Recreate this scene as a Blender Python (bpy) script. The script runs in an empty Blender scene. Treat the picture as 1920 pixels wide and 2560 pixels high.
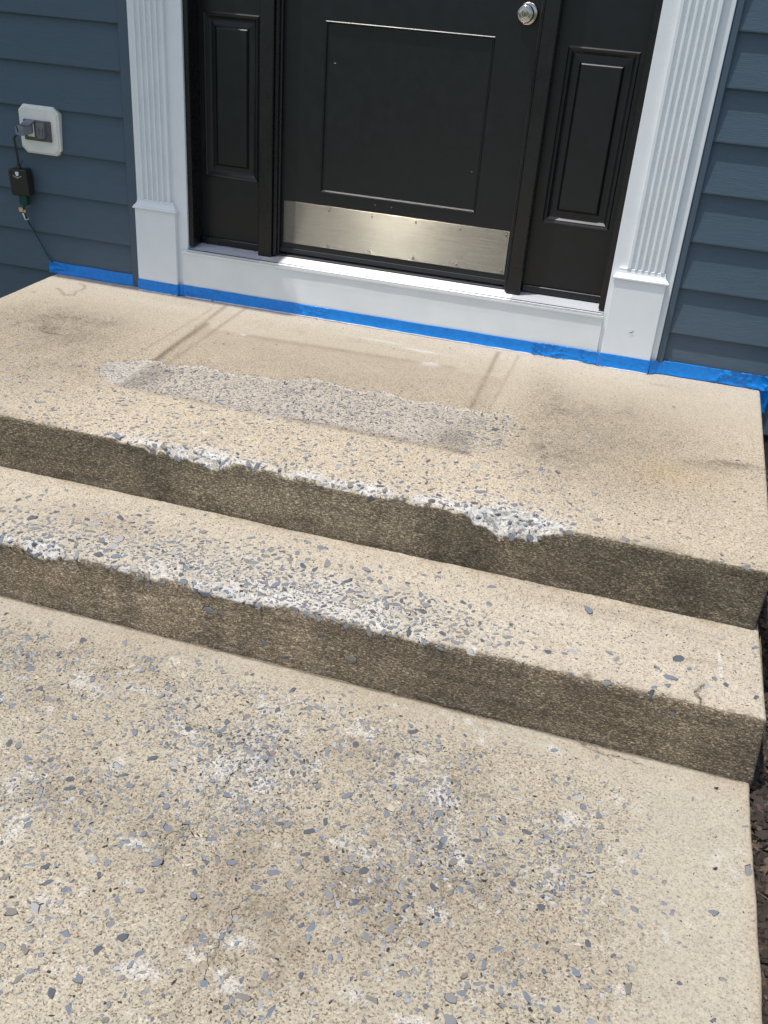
import bpy, math, random
import numpy as np
from mathutils import Vector, Matrix

# ------------------------------------------------------------------ camera, sky, sun, exposure
scene = bpy.context.scene
COL = scene.collection
cam_data = bpy.data.cameras.new('camera')
cam = bpy.data.objects.new('camera', cam_data)
COL.objects.link(cam)
cam_data.sensor_fit = 'HORIZONTAL'
cam_data.sensor_width = 36.0
cam_data.lens = 2379.7 / 1920 * 36.0
cam_data.clip_start = 0.05
cam_data.clip_end = 500
cam.matrix_world = (Matrix.Translation((0.9246, -3.3445, 1.1759)) @ Matrix.Rotation(0.246778, 4, 'Z')
                    @ Matrix.Rotation(1.055367, 4, 'X') @ Matrix.Rotation(0.082544, 4, 'Z'))
scene.camera = cam

SUN = Vector((-0.25, -0.15, 0.955)).normalized()      # direction towards the sun
world = bpy.data.worlds.new('World')
scene.world = world
world.use_nodes = True
wn = world.node_tree.nodes
wl = world.node_tree.links
sky = wn.new('ShaderNodeTexSky')
sky.sky_type = 'NISHITA'
sky.sun_disc = False
sky.sun_elevation = math.asin(SUN.z)
sky.sun_rotation = math.atan2(SUN.x, SUN.y)
sky.air_density = 1.0
sky.dust_density = 2.5
sky.ozone_density = 1.0
wl.new(sky.outputs[0], wn['Background'].inputs[0])
wn['Background'].inputs[1].default_value = 0.14

sun_data = bpy.data.lights.new('sun', 'SUN')
sun_data.energy = 3.2
sun_data.angle = math.radians(0.53)
sun_data.color = (1.0, 0.955, 0.89)
sun = bpy.data.objects.new('sun', sun_data)
COL.objects.link(sun)
sun.rotation_euler = SUN.to_track_quat('Z', 'Y').to_euler()
sun.location = SUN * 20

scene.view_settings.view_transform = 'Standard'
scene.view_settings.look = 'None'
scene.view_settings.gamma = 1.0
scene.view_settings.use_curve_mapping = False
scene.view_settings.exposure = 0.30

rng = np.random.default_rng(11)
random.seed(5)

# ------------------------------------------------------------------ numpy noise
_tab = np.random.default_rng(3).random((256, 256))
def vnoise(x, y):
    xi = np.floor(x).astype(int); yi = np.floor(y).astype(int)
    fx = x - xi; fy = y - yi
    fx = fx * fx * (3 - 2 * fx); fy = fy * fy * (3 - 2 * fy)
    a = _tab[xi % 256, yi % 256]; b = _tab[(xi + 1) % 256, yi % 256]
    c = _tab[xi % 256, (yi + 1) % 256]; d = _tab[(xi + 1) % 256, (yi + 1) % 256]
    return (a * (1 - fx) + b * fx) * (1 - fy) + (c * (1 - fx) + d * fx) * fy
def fbm(x, y, s, o=4, seed=0, g=0.5):
    x = np.asarray(x, float) * s + 17.3 * seed; y = np.asarray(y, float) * s - 9.1 * seed
    r = 0; a = 1; t = 0
    for i in range(o):
        r = r + a * vnoise(x, y); t += a; a *= g
        x = x * 2.03 + 5.2; y = y * 2.03 + 1.7
    return r / t                       # 0..1, mean .5
def sstep(a, b, x):
    t = np.clip((x - a) / (b - a), 0, 1); return t * t * (3 - 2 * t)
def blob(x, y, cx, cy, rx, ry, rot=0):
    c, s = math.cos(rot), math.sin(rot)
    dx, dy = x - cx, y - cy
    u = (c * dx + s * dy) / rx; v = (-s * dx + c * dy) / ry
    return np.exp(-(u * u + v * v))
def segdist(x, y, pts):
    best = np.full(np.shape(x), 9.0)
    for (ax, ay), (bx, by) in zip(pts[:-1], pts[1:]):
        dx, dy = bx - ax, by - ay
        t = np.clip(((x - ax) * dx + (y - ay) * dy) / (dx * dx + dy * dy + 1e-12), 0, 1)
        best = np.minimum(best, np.hypot(x - ax - t * dx, y - ay - t * dy))
    return best
def inpoly(x, y, poly):
    ins = np.zeros(np.shape(x), bool); n = len(poly)
    for i in range(n):
        x1, y1 = poly[i]; x2, y2 = poly[(i + 1) % n]
        c = ((y1 > y) != (y2 > y)) & (x < (x2 - x1) * (y - y1) / (y2 - y1 + 1e-12) + x1)
        ins ^= c
    return ins

# ------------------------------------------------------------------ materials
def new_mat(name):
    m = bpy.data.materials.new(name); m.use_nodes = True
    nt = m.node_tree
    return m, nt.nodes, nt.links, nt.nodes['Principled BSDF']
def math_node(n, op, a=None, b=None, c=None):
    k = n.new('ShaderNodeMath'); k.operation = op
    for i, v in enumerate((a, b, c)):
        if isinstance(v, (int, float)): k.inputs[i].default_value = v
    return k
def simple(name, col, rough=0.5, metal=0.0, nscale=40, namt=0.12, bump=0.0, bscale=200, spec=0.5, stretch=None, coat=0.0):
    m, n, l, p = new_mat(name)
    tc = n.new('ShaderNodeTexCoord')
    src = tc.outputs['Object']
    if stretch:
        mp = n.new('ShaderNodeMapping'); mp.inputs['Scale'].default_value = stretch
        l.new(src, mp.inputs[0]); src = mp.outputs[0]
    nz = n.new('ShaderNodeTexNoise'); nz.inputs['Scale'].default_value = nscale
    nz.inputs['Detail'].default_value = 5; nz.inputs['Roughness'].default_value = 0.6
    l.new(src, nz.inputs['Vector'])
    mr = n.new('ShaderNodeMapRange')
    mr.inputs['From Min'].default_value = 0.25; mr.inputs['From Max'].default_value = 0.75
    mr.inputs['To Min'].default_value = 1 - namt; mr.inputs['To Max'].default_value = 1 + namt
    l.new(nz.outputs[0], mr.inputs['Value'])
    mx = n.new('ShaderNodeMix'); mx.data_type = 'RGBA'; mx.blend_type = 'MULTIPLY'
    mx.inputs['Factor'].default_value = 1
    mx.inputs['A'].default_value = (*col, 1)
    l.new(mr.outputs[0], mx.inputs['B'])
    l.new(mx.outputs['Result'], p.inputs['Base Color'])
    rr = n.new('ShaderNodeMapRange')
    rr.inputs['To Min'].default_value = max(0.02, rough - 0.08); rr.inputs['To Max'].default_value = min(1, rough + 0.08)
    l.new(nz.outputs[0], rr.inputs['Value']); l.new(rr.outputs[0], p.inputs['Roughness'])
    p.inputs['Metallic'].default_value = metal
    p.inputs['Specular IOR Level'].default_value = spec
    p.inputs['Coat Weight'].default_value = coat
    if bump:
        nb = n.new('ShaderNodeTexNoise'); nb.inputs['Scale'].default_value = bscale; nb.inputs['Detail'].default_value = 3
        l.new(src, nb.inputs['Vector'])
        bp = n.new('ShaderNodeBump'); bp.inputs['Strength'].default_value = bump; bp.inputs['Distance'].default_value = 0.001
        l.new(nb.outputs[0], bp.inputs['Height']); l.new(bp.outputs[0], p.inputs['Normal'])
    return m

def concrete_material():
    m, n, l, p = new_mat('weathered_concrete')
    tc = n.new('ShaderNodeTexCoord')
    base = n.new('ShaderNodeAttribute'); base.attribute_name = 'base'
    msk = n.new('ShaderNodeAttribute'); msk.attribute_name = 'mask'      # r grit, g riser crust
    sep = n.new('ShaderNodeSeparateColor'); l.new(msk.outputs['Color'], sep.inputs[0])
    # sand grains: random value per tiny cell
    vo = n.new('ShaderNodeTexVoronoi'); vo.inputs['Scale'].default_value = 330
    l.new(tc.outputs['Object'], vo.inputs['Vector'])
    vs = n.new('ShaderNodeSeparateColor'); l.new(vo.outputs['Color'], vs.inputs[0])
    cr = n.new('ShaderNodeValToRGB'); cr.color_ramp.interpolation = 'LINEAR'
    e = cr.color_ramp.elements
    e[0].position = 0.0; e[0].color = (0.42, 0.38, 0.34, 1)
    e[1].position = 1.0; e[1].color = (1.32, 1.30, 1.25, 1)
    for pos, c in ((0.10, (0.62, 0.58, 0.53)), (0.20, (0.92, 0.91, 0.90)), (0.80, (1.06, 1.05, 1.03)), (0.92, (1.18, 1.14, 1.05))):
        k = e.new(pos); k.color = (*c, 1)
    l.new(vs.outputs[0], cr.inputs[0])
    # pits and fine mottling
    nz = n.new('ShaderNodeTexNoise'); nz.inputs['Scale'].default_value = 150; nz.inputs['Detail'].default_value = 5; nz.inputs['Roughness'].default_value = 0.75
    l.new(tc.outputs['Object'], nz.inputs['Vector'])
    c2 = n.new('ShaderNodeValToRGB'); e = c2.color_ramp.elements
    e[0].position = 0.35; e[0].color = (0.30, 0.26, 0.22, 1)
    e[1].position = 0.62; e[1].color = (1.10, 1.09, 1.07, 1)
    k = e.new(0.45); k.color = (0.93, 0.92, 0.90, 1)
    l.new(nz.outputs[0], c2.inputs[0])
    mul = n.new('ShaderNodeMix'); mul.data_type = 'RGBA'; mul.blend_type = 'MULTIPLY'; mul.inputs['Factor'].default_value = 1
    l.new(cr.outputs[0], mul.inputs['A']); l.new(c2.outputs[0], mul.inputs['B'])
    gm = n.new('ShaderNodeMix'); gm.data_type = 'RGBA'
    gm.inputs['A'].default_value = (1, 1, 1, 1)
    l.new(sep.outputs[0], gm.inputs['Factor']); l.new(mul.outputs['Result'], gm.inputs['B'])
    m2 = n.new('ShaderNodeMix'); m2.data_type = 'RGBA'; m2.blend_type = 'MULTIPLY'; m2.inputs['Factor'].default_value = 1
    l.new(base.outputs['Color'], m2.inputs['A']); l.new(gm.outputs['Result'], m2.inputs['B'])
    # riser crust: dark film broken by tan grains in short horizontal worms
    mp = n.new('ShaderNodeMapping'); mp.inputs['Scale'].default_value = (0.45, 1.0, 1.0)
    l.new(tc.outputs['Object'], mp.inputs[0])
    rz = n.new('ShaderNodeTexNoise'); rz.inputs['Scale'].default_value = 330; rz.inputs['Detail'].default_value = 3; rz.inputs['Roughness'].default_value = 0.6; rz.inputs['Distortion'].default_value = 0.8
    l.new(mp.outputs[0], rz.inputs['Vector'])
    c3 = n.new('ShaderNodeValToRGB'); e = c3.color_ramp.elements
    e[0].position = 0.36; e[0].color = (0.46, 0.43, 0.39, 1)
    e[1].position = 0.70; e[1].color = (3.3, 3.15, 2.75, 1)
    k = e.new(0.53); k.color = (1.0, 0.97, 0.92, 1)
    l.new(rz.outputs[0], c3.inputs[0])
    m3 = n.new('ShaderNodeMix'); m3.data_type = 'RGBA'; m3.blend_type = 'MULTIPLY'; m3.inputs['Factor'].default_value = 1
    l.new(base.outputs['Color'], m3.inputs['A']); l.new(c3.outputs[0], m3.inputs['B'])
    fin = n.new('ShaderNodeMix'); fin.data_type = 'RGBA'
    l.new(sep.outputs[1], fin.inputs['Factor']); l.new(m2.outputs['Result'], fin.inputs['A']); l.new(m3.outputs['Result'], fin.inputs['B'])
    l.new(fin.outputs['Result'], p.inputs['Base Color'])
    p.inputs['Roughness'].default_value = 0.88
    p.inputs['Specular IOR Level'].default_value = 0.25
    ad = math_node(n, 'ADD'); l.new(nz.outputs[0], ad.inputs[0])
    k = math_node(n, 'MULTIPLY', None, 0.35); l.new(vo.outputs['Distance'], k.inputs[0]); l.new(k.outputs[0], ad.inputs[1])
    k2 = math_node(n, 'MULTIPLY_ADD', None, 0.7); l.new(rz.outputs[0], k2.inputs[0]); l.new(ad.outputs[0], k2.inputs[2])
    bp = n.new('ShaderNodeBump'); bp.inputs['Strength'].default_value = 0.75; bp.inputs['Distance'].default_value = 0.0022
    l.new(k2.outputs[0], bp.inputs['Height']); l.new(bp.outputs[0], p.inputs['Normal'])
    return m

def brushed_material():
    m, n, l, p = new_mat('brushed_satin_metal')
    tc = n.new('ShaderNodeTexCoord')
    mp = n.new('ShaderNodeMapping'); mp.inputs['Scale'].default_value = (7, 1, 420)
    l.new(tc.outputs['Object'], mp.inputs[0])
    nz = n.new('ShaderNodeTexNoise'); nz.inputs['Scale'].default_value = 1.0; nz.inputs['Detail'].default_value = 4
    l.new(mp.outputs[0], nz.inputs['Vector'])
    st = n.new('ShaderNodeTexNoise'); st.inputs['Scale'].default_value = 22; st.inputs['Detail'].default_value = 6; st.inputs['Roughness'].default_value = 0.75
    l.new(tc.outputs['Object'], st.inputs['Vector'])
    cr = n.new('ShaderNodeValToRGB'); e = cr.color_ramp.elements
    e[0].position = 0.3; e[0].color = (0.135, 0.128, 0.105, 1); e[1].position = 0.7; e[1].color = (0.195, 0.186, 0.156, 1)
    l.new(nz.outputs[0], cr.inputs[0])
    c2 = n.new('ShaderNodeValToRGB'); e = c2.color_ramp.elements
    e[0].position = 0.30; e[0].color = (0.35, 0.27, 0.18, 1); e[1].position = 0.40; e[1].color = (1, 1, 1, 1)
    l.new(st.outputs[0], c2.inputs[0])
    mx = n.new('ShaderNodeMix'); mx.data_type = 'RGBA'; mx.blend_type = 'MULTIPLY'; mx.inputs['Factor'].default_value = 0.45
    l.new(cr.outputs[0], mx.inputs['A']); l.new(c2.outputs[0], mx.inputs['B'])
    l.new(mx.outputs['Result'], p.inputs['Base Color'])
    p.inputs['Metallic'].default_value = 1
    p.inputs['Roughness'].default_value = 0.178
    # fine horizontal brush grooves: normals spread up and down only
    w1 = n.new('ShaderNodeTexWhiteNoise'); w1.noise_dimensions = '4D'; w1.inputs['W'].default_value = 0.3
    w2 = n.new('ShaderNodeTexWhiteNoise'); w2.noise_dimensions = '4D'; w2.inputs['W'].default_value = 7.7
    l.new(tc.outputs['Object'], w1.inputs['Vector']); l.new(tc.outputs['Object'], w2.inputs['Vector'])
    sm = math_node(n, 'ADD'); l.new(w1.outputs['Value'], sm.inputs[0]); l.new(w2.outputs['Value'], sm.inputs[1])
    k = math_node(n, 'MULTIPLY_ADD', None, 1.2, -1.2); l.new(sm.outputs[0], k.inputs[0])
    cx = n.new('ShaderNodeCombineXYZ'); l.new(k.outputs[0], cx.inputs[2])
    ge = n.new('ShaderNodeNewGeometry')
    va = n.new('ShaderNodeVectorMath'); va.operation = 'ADD'; l.new(ge.outputs['Normal'], va.inputs[0]); l.new(cx.outputs[0], va.inputs[1])
    vn = n.new('ShaderNodeVectorMath'); vn.operation = 'NORMALIZE'; l.new(va.outputs[0], vn.inputs[0])
    l.new(vn.outputs[0], p.inputs['Normal'])
    return m

def sill_material(name, scale, rough, aniso, bump, col, metal):
    m, n, l, p = new_mat(name)
    tc = n.new('ShaderNodeTexCoord')
    mp = n.new('ShaderNodeMapping'); mp.inputs['Rotation'].default_value = (0, 0, 0.5)
    l.new(tc.outputs['Object'], mp.inputs[0])
    vo = n.new('ShaderNodeTexVoronoi'); vo.inputs['Scale'].default_value = scale
    l.new(mp.outputs[0], vo.inputs['Vector'])
    bp = n.new('ShaderNodeBump'); bp.inputs['Strength'].default_value = bump; bp.inputs['Distance'].default_value = 0.001
    l.new(vo.outputs[0], bp.inputs['Height']); l.new(bp.outputs[0], p.inputs['Normal'])
    p.inputs['Base Color'].default_value = (*col, 1)
    p.inputs['Metallic'].default_value = metal
    p.inputs['Roughness'].default_value = rough
    p.inputs['Anisotropic'].default_value = aniso
    tg = n.new('ShaderNodeTangent'); tg.direction_type = 'UV_MAP'; tg.uv_map = 'UVMap'
    l.new(tg.outputs[0], p.inputs['Tangent'])
    return m

MAT = {}
MAT['concrete'] = concrete_material()
MAT['siding'] = simple('blue_vinyl_siding', (0.058, 0.095, 0.130), 0.5, nscale=6, namt=0.09, bump=0.8, bscale=14, stretch=(2.5, 30, 30), spec=0.4)
def dusty_siding():
    m = MAT['siding']; n = m.node_tree.nodes; l = m.node_tree.links; p = n['Principled BSDF']
    src = p.inputs['Base Color'].links[0].from_socket
    ge = n.new('ShaderNodeNewGeometry'); sx = n.new('ShaderNodeSeparateXYZ'); l.new(ge.outputs['Position'], sx.inputs[0])
    mr = n.new('ShaderNodeMapRange'); mr.inputs['From Min'].default_value = 0.45; mr.inputs['From Max'].default_value = -0.2
    mr.inputs['To Min'].default_value = 0.03; mr.inputs['To Max'].default_value = 0.13; l.new(sx.outputs[2], mr.inputs['Value'])
    nz = n.new('ShaderNodeTexNoise'); nz.inputs['Scale'].default_value = 9; nz.inputs['Detail'].default_value = 8; nz.inputs['Roughness'].default_value = 0.7
    l.new(ge.outputs['Position'], nz.inputs['Vector'])
    k = math_node(n, 'MULTIPLY'); l.new(mr.outputs[0], k.inputs[0]); l.new(nz.outputs[0], k.inputs[1])
    mx = n.new('ShaderNodeMix'); mx.data_type = 'RGBA'; mx.inputs['B'].default_value = (0.30, 0.27, 0.22, 1)
    l.new(k.outputs[0], mx.inputs['Factor']); l.new(src, mx.inputs['A']); l.new(mx.outputs['Result'], p.inputs['Base Color'])
dusty_siding()
MAT['channel'] = simple('blue_vinyl_channel', (0.059, 0.096, 0.131), 0.5, nscale=30, namt=0.05)
MAT['white'] = simple('white_vinyl_trim', (0.745, 0.785, 0.795), 0.42, nscale=12, namt=0.03, bump=0.05, bscale=60)
MAT['apron'] = simple('white_coil_trim', (0.74, 0.775, 0.765), 0.45, nscale=8, namt=0.05, bump=0.5, bscale=9)
MAT['black'] = simple('black_door_paint', (0.0062, 0.0078, 0.0098), 0.35, nscale=25, namt=0.2, bump=0.06, bscale=120, spec=0.45)
MAT['blackf'] = simple('black_frame_paint', (0.0085, 0.0092, 0.0105), 0.28, nscale=25, namt=0.2, bump=0.08, bscale=90, spec=0.45)
MAT['rubber'] = simple('black_rubber', (0.02, 0.02, 0.021), 0.6, nscale=60)
MAT['brush'] = brushed_material()
MAT['screw'] = simple('screw_metal', (0.34, 0.28, 0.19), 0.35, metal=1, nscale=300)
MAT['nickel'] = simple('satin_nickel', (0.52, 0.49, 0.44), 0.16, metal=1, nscale=60, namt=0.06)
MAT['keyway'] = simple('keyway_dark', (0.015, 0.014, 0.013), 0.4)
MAT['sill'] = sill_material('mill_aluminium_sill', 300, 0.40, 0.85, 0.25, (0.74, 0.75, 0.78), 0.85)
MAT['sill2'] = sill_material('ribbed_aluminium_sill', 260, 0.42, 0.0, 1.0, (0.56, 0.58, 0.61), 0.15)
MAT['tape'] = simple('blue_painters_tape', (0.004, 0.215, 0.67), 0.30, nscale=60, namt=0.16, bump=0.55, bscale=110, spec=0.4)
MAT['block'] = simple('cream_mounting_block', (0.76, 0.755, 0.69), 0.55, nscale=35, namt=0.07)
MAT['grey'] = simple('grey_outlet_cover', (0.085, 0.088, 0.095), 0.4, nscale=50)
MAT['greyl'] = simple('grey_outlet_flap', (0.14, 0.15, 0.155), 0.4, nscale=50)
MAT['plug'] = simple('blue_grey_plug', (0.17, 0.19, 0.23), 0.35, nscale=50)
MAT['bplastic'] = simple('black_plastic', (0.020, 0.017, 0.015), 0.42, nscale=80, bump=0.1)
MAT['logo'] = simple('white_print', (0.72, 0.72, 0.70), 0.5)
MAT['logog'] = simple('grey_print', (0.30, 0.30, 0.33), 0.5)
MAT['green'] = simple('dark_green_cord', (0.006, 0.045, 0.034), 0.4, nscale=120)
MAT['tan'] = simple('tan_tag', (0.58, 0.40, 0.22), 0.6)
MAT['soil'] = simple('dark_mulch_soil', (0.020, 0.014, 0.010), 0.95, nscale=30, namt=0.5, bump=1.0, bscale=120)
MAT['chip0'] = simple('dark_mulch_chip', (0.035, 0.026, 0.020), 0.9, nscale=60, namt=0.5)
MAT['chip1'] = simple('brown_mulch_chip', (0.085, 0.060, 0.043), 0.9, nscale=60, namt=0.5)
MAT['chip2'] = simple('red_brown_leaf', (0.16, 0.070, 0.035), 0.8, nscale=60, namt=0.3)
MAT['lawn'] = simple('lawn_ground', (0.060, 0.085, 0.030), 0.95, nscale=8, namt=0.4)
MAT['foundation'] = simple('foundation_render', (0.16, 0.125, 0.095), 0.9, nscale=40, namt=0.3, bump=0.6, bscale=90)
MAT['soffit'] = simple('white_soffit', (0.72, 0.72, 0.73), 0.5)
MAT['debris'] = simple('dark_brown_debris', (0.035, 0.022, 0.014), 0.8, nscale=200, namt=0.4)
MAT['rust'] = simple('red_brown_debris', (0.14, 0.035, 0.018), 0.7, nscale=200, namt=0.4)
MAT['caulk'] = simple('white_caulk', (0.70, 0.68, 0.64), 0.6, nscale=80, namt=0.15, bump=0.5, bscale=120)
STONE = []
for nm, c in (('slate_blue', (0.172, 0.193, 0.228)), ('slate_dark', (0.098, 0.110, 0.132)), ('slate_grey', (0.215, 0.222, 0.225)),
              ('slate_brown', (0.205, 0.195, 0.175)), ('slate_pale', (0.33, 0.345, 0.35)), ('quartz_pale', (0.46, 0.41, 0.34)), ('stone_rust', (0.27, 0.13, 0.08))):
    STONE.append(simple('stone_' + nm, c, 0.62, nscale=160, namt=0.42, bump=0.8, bscale=260, spec=0.4))
CREV = simple('crevice_dirt_shade', (0.040, 0.032, 0.026), 0.95, nscale=300, namt=0.4)  # dirt in cracks and voids, also shade painted along one side of stones
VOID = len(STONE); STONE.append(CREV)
SW = np.array([0.39, 0.16, 0.21, 0.13, 0.098, 0.012, 0.0, 0.0])

# ------------------------------------------------------------------ object helpers
def link(name, me, mat=None, parent=None):
    o = bpy.data.objects.new(name, me)
    COL.objects.link(o)
    if mat is not None and me is not None and not me.materials:
        for k in (mat if isinstance(mat, (list, tuple)) else [mat]): me.materials.append(k)
    if parent is not None: o.parent = parent
    return o
def mesh(name, V, F, mat, parent=None, smooth=False):
    me = bpy.data.meshes.new(name)
    me.from_pydata([tuple(map(float, v)) for v in V], [], F)
    if smooth: me.polygons.foreach_set('use_smooth', [True] * len(me.polygons))
    me.update()
    return link(name, me, mat, parent)
def tag(o, label, cat, group=None):
    o['label'] = label; o['category'] = cat
    if group: o['group'] = group
    return o
def thing(name, label, cat, loc=(0, 0, 0), group=None):
    # parts are built in world coordinates, so their offset is taken out again at the end
    o = bpy.data.objects.new(name, None); COL.objects.link(o)
    o.empty_display_size = 0.1
    o['base'] = loc
    return tag(o, label, cat, group)
class MB:
    def __init__(s): s.V = []; s.F = []
    def add(s, V, F):
        b = len(s.V); s.V += [tuple(v) for v in V]; s.F += [tuple(i + b for i in f) for f in F]; return s
    def box(s, x0, x1, y0, y1, z0, z1, bev=0.0):
        if bev <= 0:
            V = [(x, y, z) for z in (z0, z1) for y in (y0, y1) for x in (x0, x1)]
            F = [(0, 2, 3, 1), (4, 5, 7, 6), (0, 1, 5, 4), (2, 6, 7, 3), (0, 4, 6, 2), (1, 3, 7, 5)]
            return s.add(V, F)
        b = bev
        # chamfered box: 24 vertices
        V = []; idx = {}
        for sx in (0, 1):
            for sy in (0, 1):
                for sz in (0, 1):
                    X = (x0, x1)[sx]; Y = (y0, y1)[sy]; Z = (z0, z1)[sz]
                    ix = X + (b if sx == 0 else -b); iy = Y + (b if sy == 0 else -b); iz = Z + (b if sz == 0 else -b)
                    idx[(sx, sy, sz, 'x')] = len(V); V.append((X, iy, iz))
                    idx[(sx, sy, sz, 'y')] = len(V); V.append((ix, Y, iz))
                    idx[(sx, sy, sz, 'z')] = len(V); V.append((ix, iy, Z))
        F = []
        I = idx
        for q in (0, 1):
            F.append([I[(q, 0, 0, 'x')], I[(q, 1, 0, 'x')], I[(q, 1, 1, 'x')], I[(q, 0, 1, 'x')]][::1 if q else -1])
            F.append([I[(0, q, 0, 'y')], I[(1, q, 0, 'y')], I[(1, q, 1, 'y')], I[(0, q, 1, 'y')]][::-1 if q else 1])
            F.append([I[(0, 0, q, 'z')], I[(1, 0, q, 'z')], I[(1, 1, q, 'z')], I[(0, 1, q, 'z')]][::1 if q else -1])
        for a in (0, 1):
            for c in (0, 1):
                F.append([I[(a, c, 0, 'x')], I[(a, c, 1, 'x')], I[(a, c, 1, 'y')], I[(a, c, 0, 'y')]])
                F.append([I[(a, 0, c, 'x')], I[(a, 1, c, 'x')], I[(a, 1, c, 'z')], I[(a, 0, c, 'z')]])
                F.append([I[(0, a, c, 'y')], I[(1, a, c, 'y')], I[(1, a, c, 'z')], I[(0, a, c, 'z')]])
                for d in (0, 1):
                    F.append([I[(a, c, d, 'x')], I[(a, c, d, 'y')], I[(a, c, d, 'z')]])
        return s.add(V, [tuple(f) for f in F])
    def loft(s, loops, cap=True, closed=True):
        n = len(loops[0]); V = [p for L in loops for p in L]; F = []
        for k in range(len(loops) - 1):
            for i in range(n if closed else n - 1):
                j = (i + 1) % n
                F.append((k * n + i, k * n + j, (k + 1) * n + j, (k + 1) * n + i))
        if cap and closed:
            F.append(tuple(range(n))[::-1]); F.append(tuple((len(loops) - 1) * n + i for i in range(n)))
        return s.add(V, F)
    def tube(s, pts, r, n=8, cap=True):
        pts = [Vector(p) for p in pts]; L = []
        up = Vector((0, 1, 0.01))
        for i, p in enumerate(pts):
            t = (pts[min(i + 1, len(pts) - 1)] - pts[max(i - 1, 0)]).normalized()
            a = t.cross(up).normalized(); b = t.cross(a)
            rr = r[i] if isinstance(r, (list, tuple)) else r
            L.append([tuple(p + a * (rr * math.cos(2 * math.pi * k / n)) + b * (rr * math.sin(2 * math.pi * k / n))) for k in range(n)])
        return s.loft(L, cap)
    def lathe_y(s, prof, cx, cz, n=48):
        # profile of (radius, y)
        L = [[(cx + r * math.cos(2 * math.pi * k / n), y, cz + r * math.sin(2 * math.pi * k / n)) for k in range(n)] for r, y in prof]
        return s.loft(L)
    def rings(s, R, capfirst=False):
        # nested rectangles facing -y: (x0,x1,z0,z1,y); last one is closed
        L = [[(a, y, c), (b, y, c), (b, y, d), (a, y, d)] for a, b, c, d, y in R]
        V = [p for q in L for p in q]; F = []
        for k in range(len(L) - 1):
            for i in range(4):
                j = (i + 1) % 4
                F.append((k * 4 + i, k * 4 + j, (k + 1) * 4 + j, (k + 1) * 4 + i))
        e = (len(L) - 1) * 4
        F.append((e, e + 1, e + 2, e + 3))
        if capfirst: F.append((3, 2, 1, 0))
        return s.add(V, F)
    def build(s, name, mat, parent=None, smooth=False):
        o = mesh(name, s.V, s.F, mat, parent, smooth)
        import bmesh
        bm = bmesh.new(); bm.from_mesh(o.data); bmesh.ops.recalc_face_normals(bm, faces=bm.faces); bm.to_mesh(o.data); bm.free()
        return o
def catmull(P, n=8):
    P = [Vector(p) for p in P]; P = [P[0] * 2 - P[1]] + P + [P[-1] * 2 - P[-2]]
    out = []
    for i in range(1, len(P) - 2):
        a, b, c, d = P[i - 1], P[i], P[i + 1], P[i + 2]
        for k in range(n):
            t = k / n
            out.append(0.5 * ((2 * b) + (c - a) * t + (2 * a - 5 * b + 4 * c - d) * t * t + (3 * b - a - 3 * c + d) * t ** 3))
    out.append(P[-2])
    return out

# ------------------------------------------------------------------ ground and mulch
XR = 1.378
g = mesh('ground', [(-40, -40, -0.46), (40, -40, -0.46), (40, 40, -0.46), (-40, 40, -0.46)], [(0, 1, 2, 3)], MAT['lawn'])
g['kind'] = 'structure'
# mulch bed: gently uneven sheet right of the steps
nx, ny = 30, 80
xs = np.linspace(1.30, 2.6, nx); ys = np.linspace(-3.4, 0.20, ny)
XX, YY = np.meshgrid(xs, ys, indexing='ij')
def mulch_z(x, y): return -0.405 + 0.05 * (fbm(x, y, 6, 3, 9) - 0.5) + 0.10 * sstep(-1.2, 0.0, y)
ZZ = mulch_z(XX, YY)
V = np.stack([XX, YY, ZZ], -1).reshape(-1, 3)
F = [(i * ny + j, (i + 1) * ny + j, (i + 1) * ny + j + 1, i * ny + j + 1) for i in range(nx - 1) for j in range(ny - 1)]
o = mesh('mulch_bed', V, F, MAT['soil'], None, True); o['kind'] = 'structure'
# chips
def chips(n):
    V = []; F = []; MI = []
    for i in range(n):
        x = 1.385 + 0.75 * rng.random() ** 1.6; y = -3.2 + 3.3 * rng.random()
        L = 0.005 + 0.024 * rng.random() ** 2.5; w = L * (0.15 + 0.45 * rng.random()); t = 0.0015 + 0.003 * rng.random()
        R = Matrix.Rotation(rng.random() * 6.3, 3, 'Z') @ Matrix.Rotation(rng.normal(0, 0.65), 3, 'X') @ Matrix.Rotation(rng.normal(0, 0.5), 3, 'Y')
        z = float(mulch_z(np.array(x), np.array(y))) + 0.002 + 0.010 * rng.random()
        if x - L < 1.384: x = 1.384 + L
        b = len(V)
        for sz in (-1, 1):
            for sx, sy in ((-1, -0.7), (0.2, -1), (1, -0.2), (0.6, 1), (-0.8, 0.8)):
                p = R @ Vector((sx * L * rng.uniform(0.8, 1.1), sy * w * rng.uniform(0.8, 1.1), sz * t))
                V.append((x + p.x, y + p.y, z + p.z))
        F += [(b + 4, b + 3, b + 2, b + 1, b), (b + 5, b + 6, b + 7, b + 8, b + 9)] + [(b + k, b + (k + 1) % 5, b + 5 + (k + 1) % 5, b + 5 + k) for k in range(5)]
        MI += [int(rng.choice(3, p=[0.66, 0.334, 0.006]))] * 7
    o = mesh('bark_mulch', V, F, [MAT['chip0'], MAT['chip1'], MAT['chip2']])
    o.data.polygons.foreach_set('material_index', MI)
    o['kind'] = 'stuff'
    return tag(o, 'dark brown bark mulch chips lying beside the concrete steps', 'mulch')
chips(14000)

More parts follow.
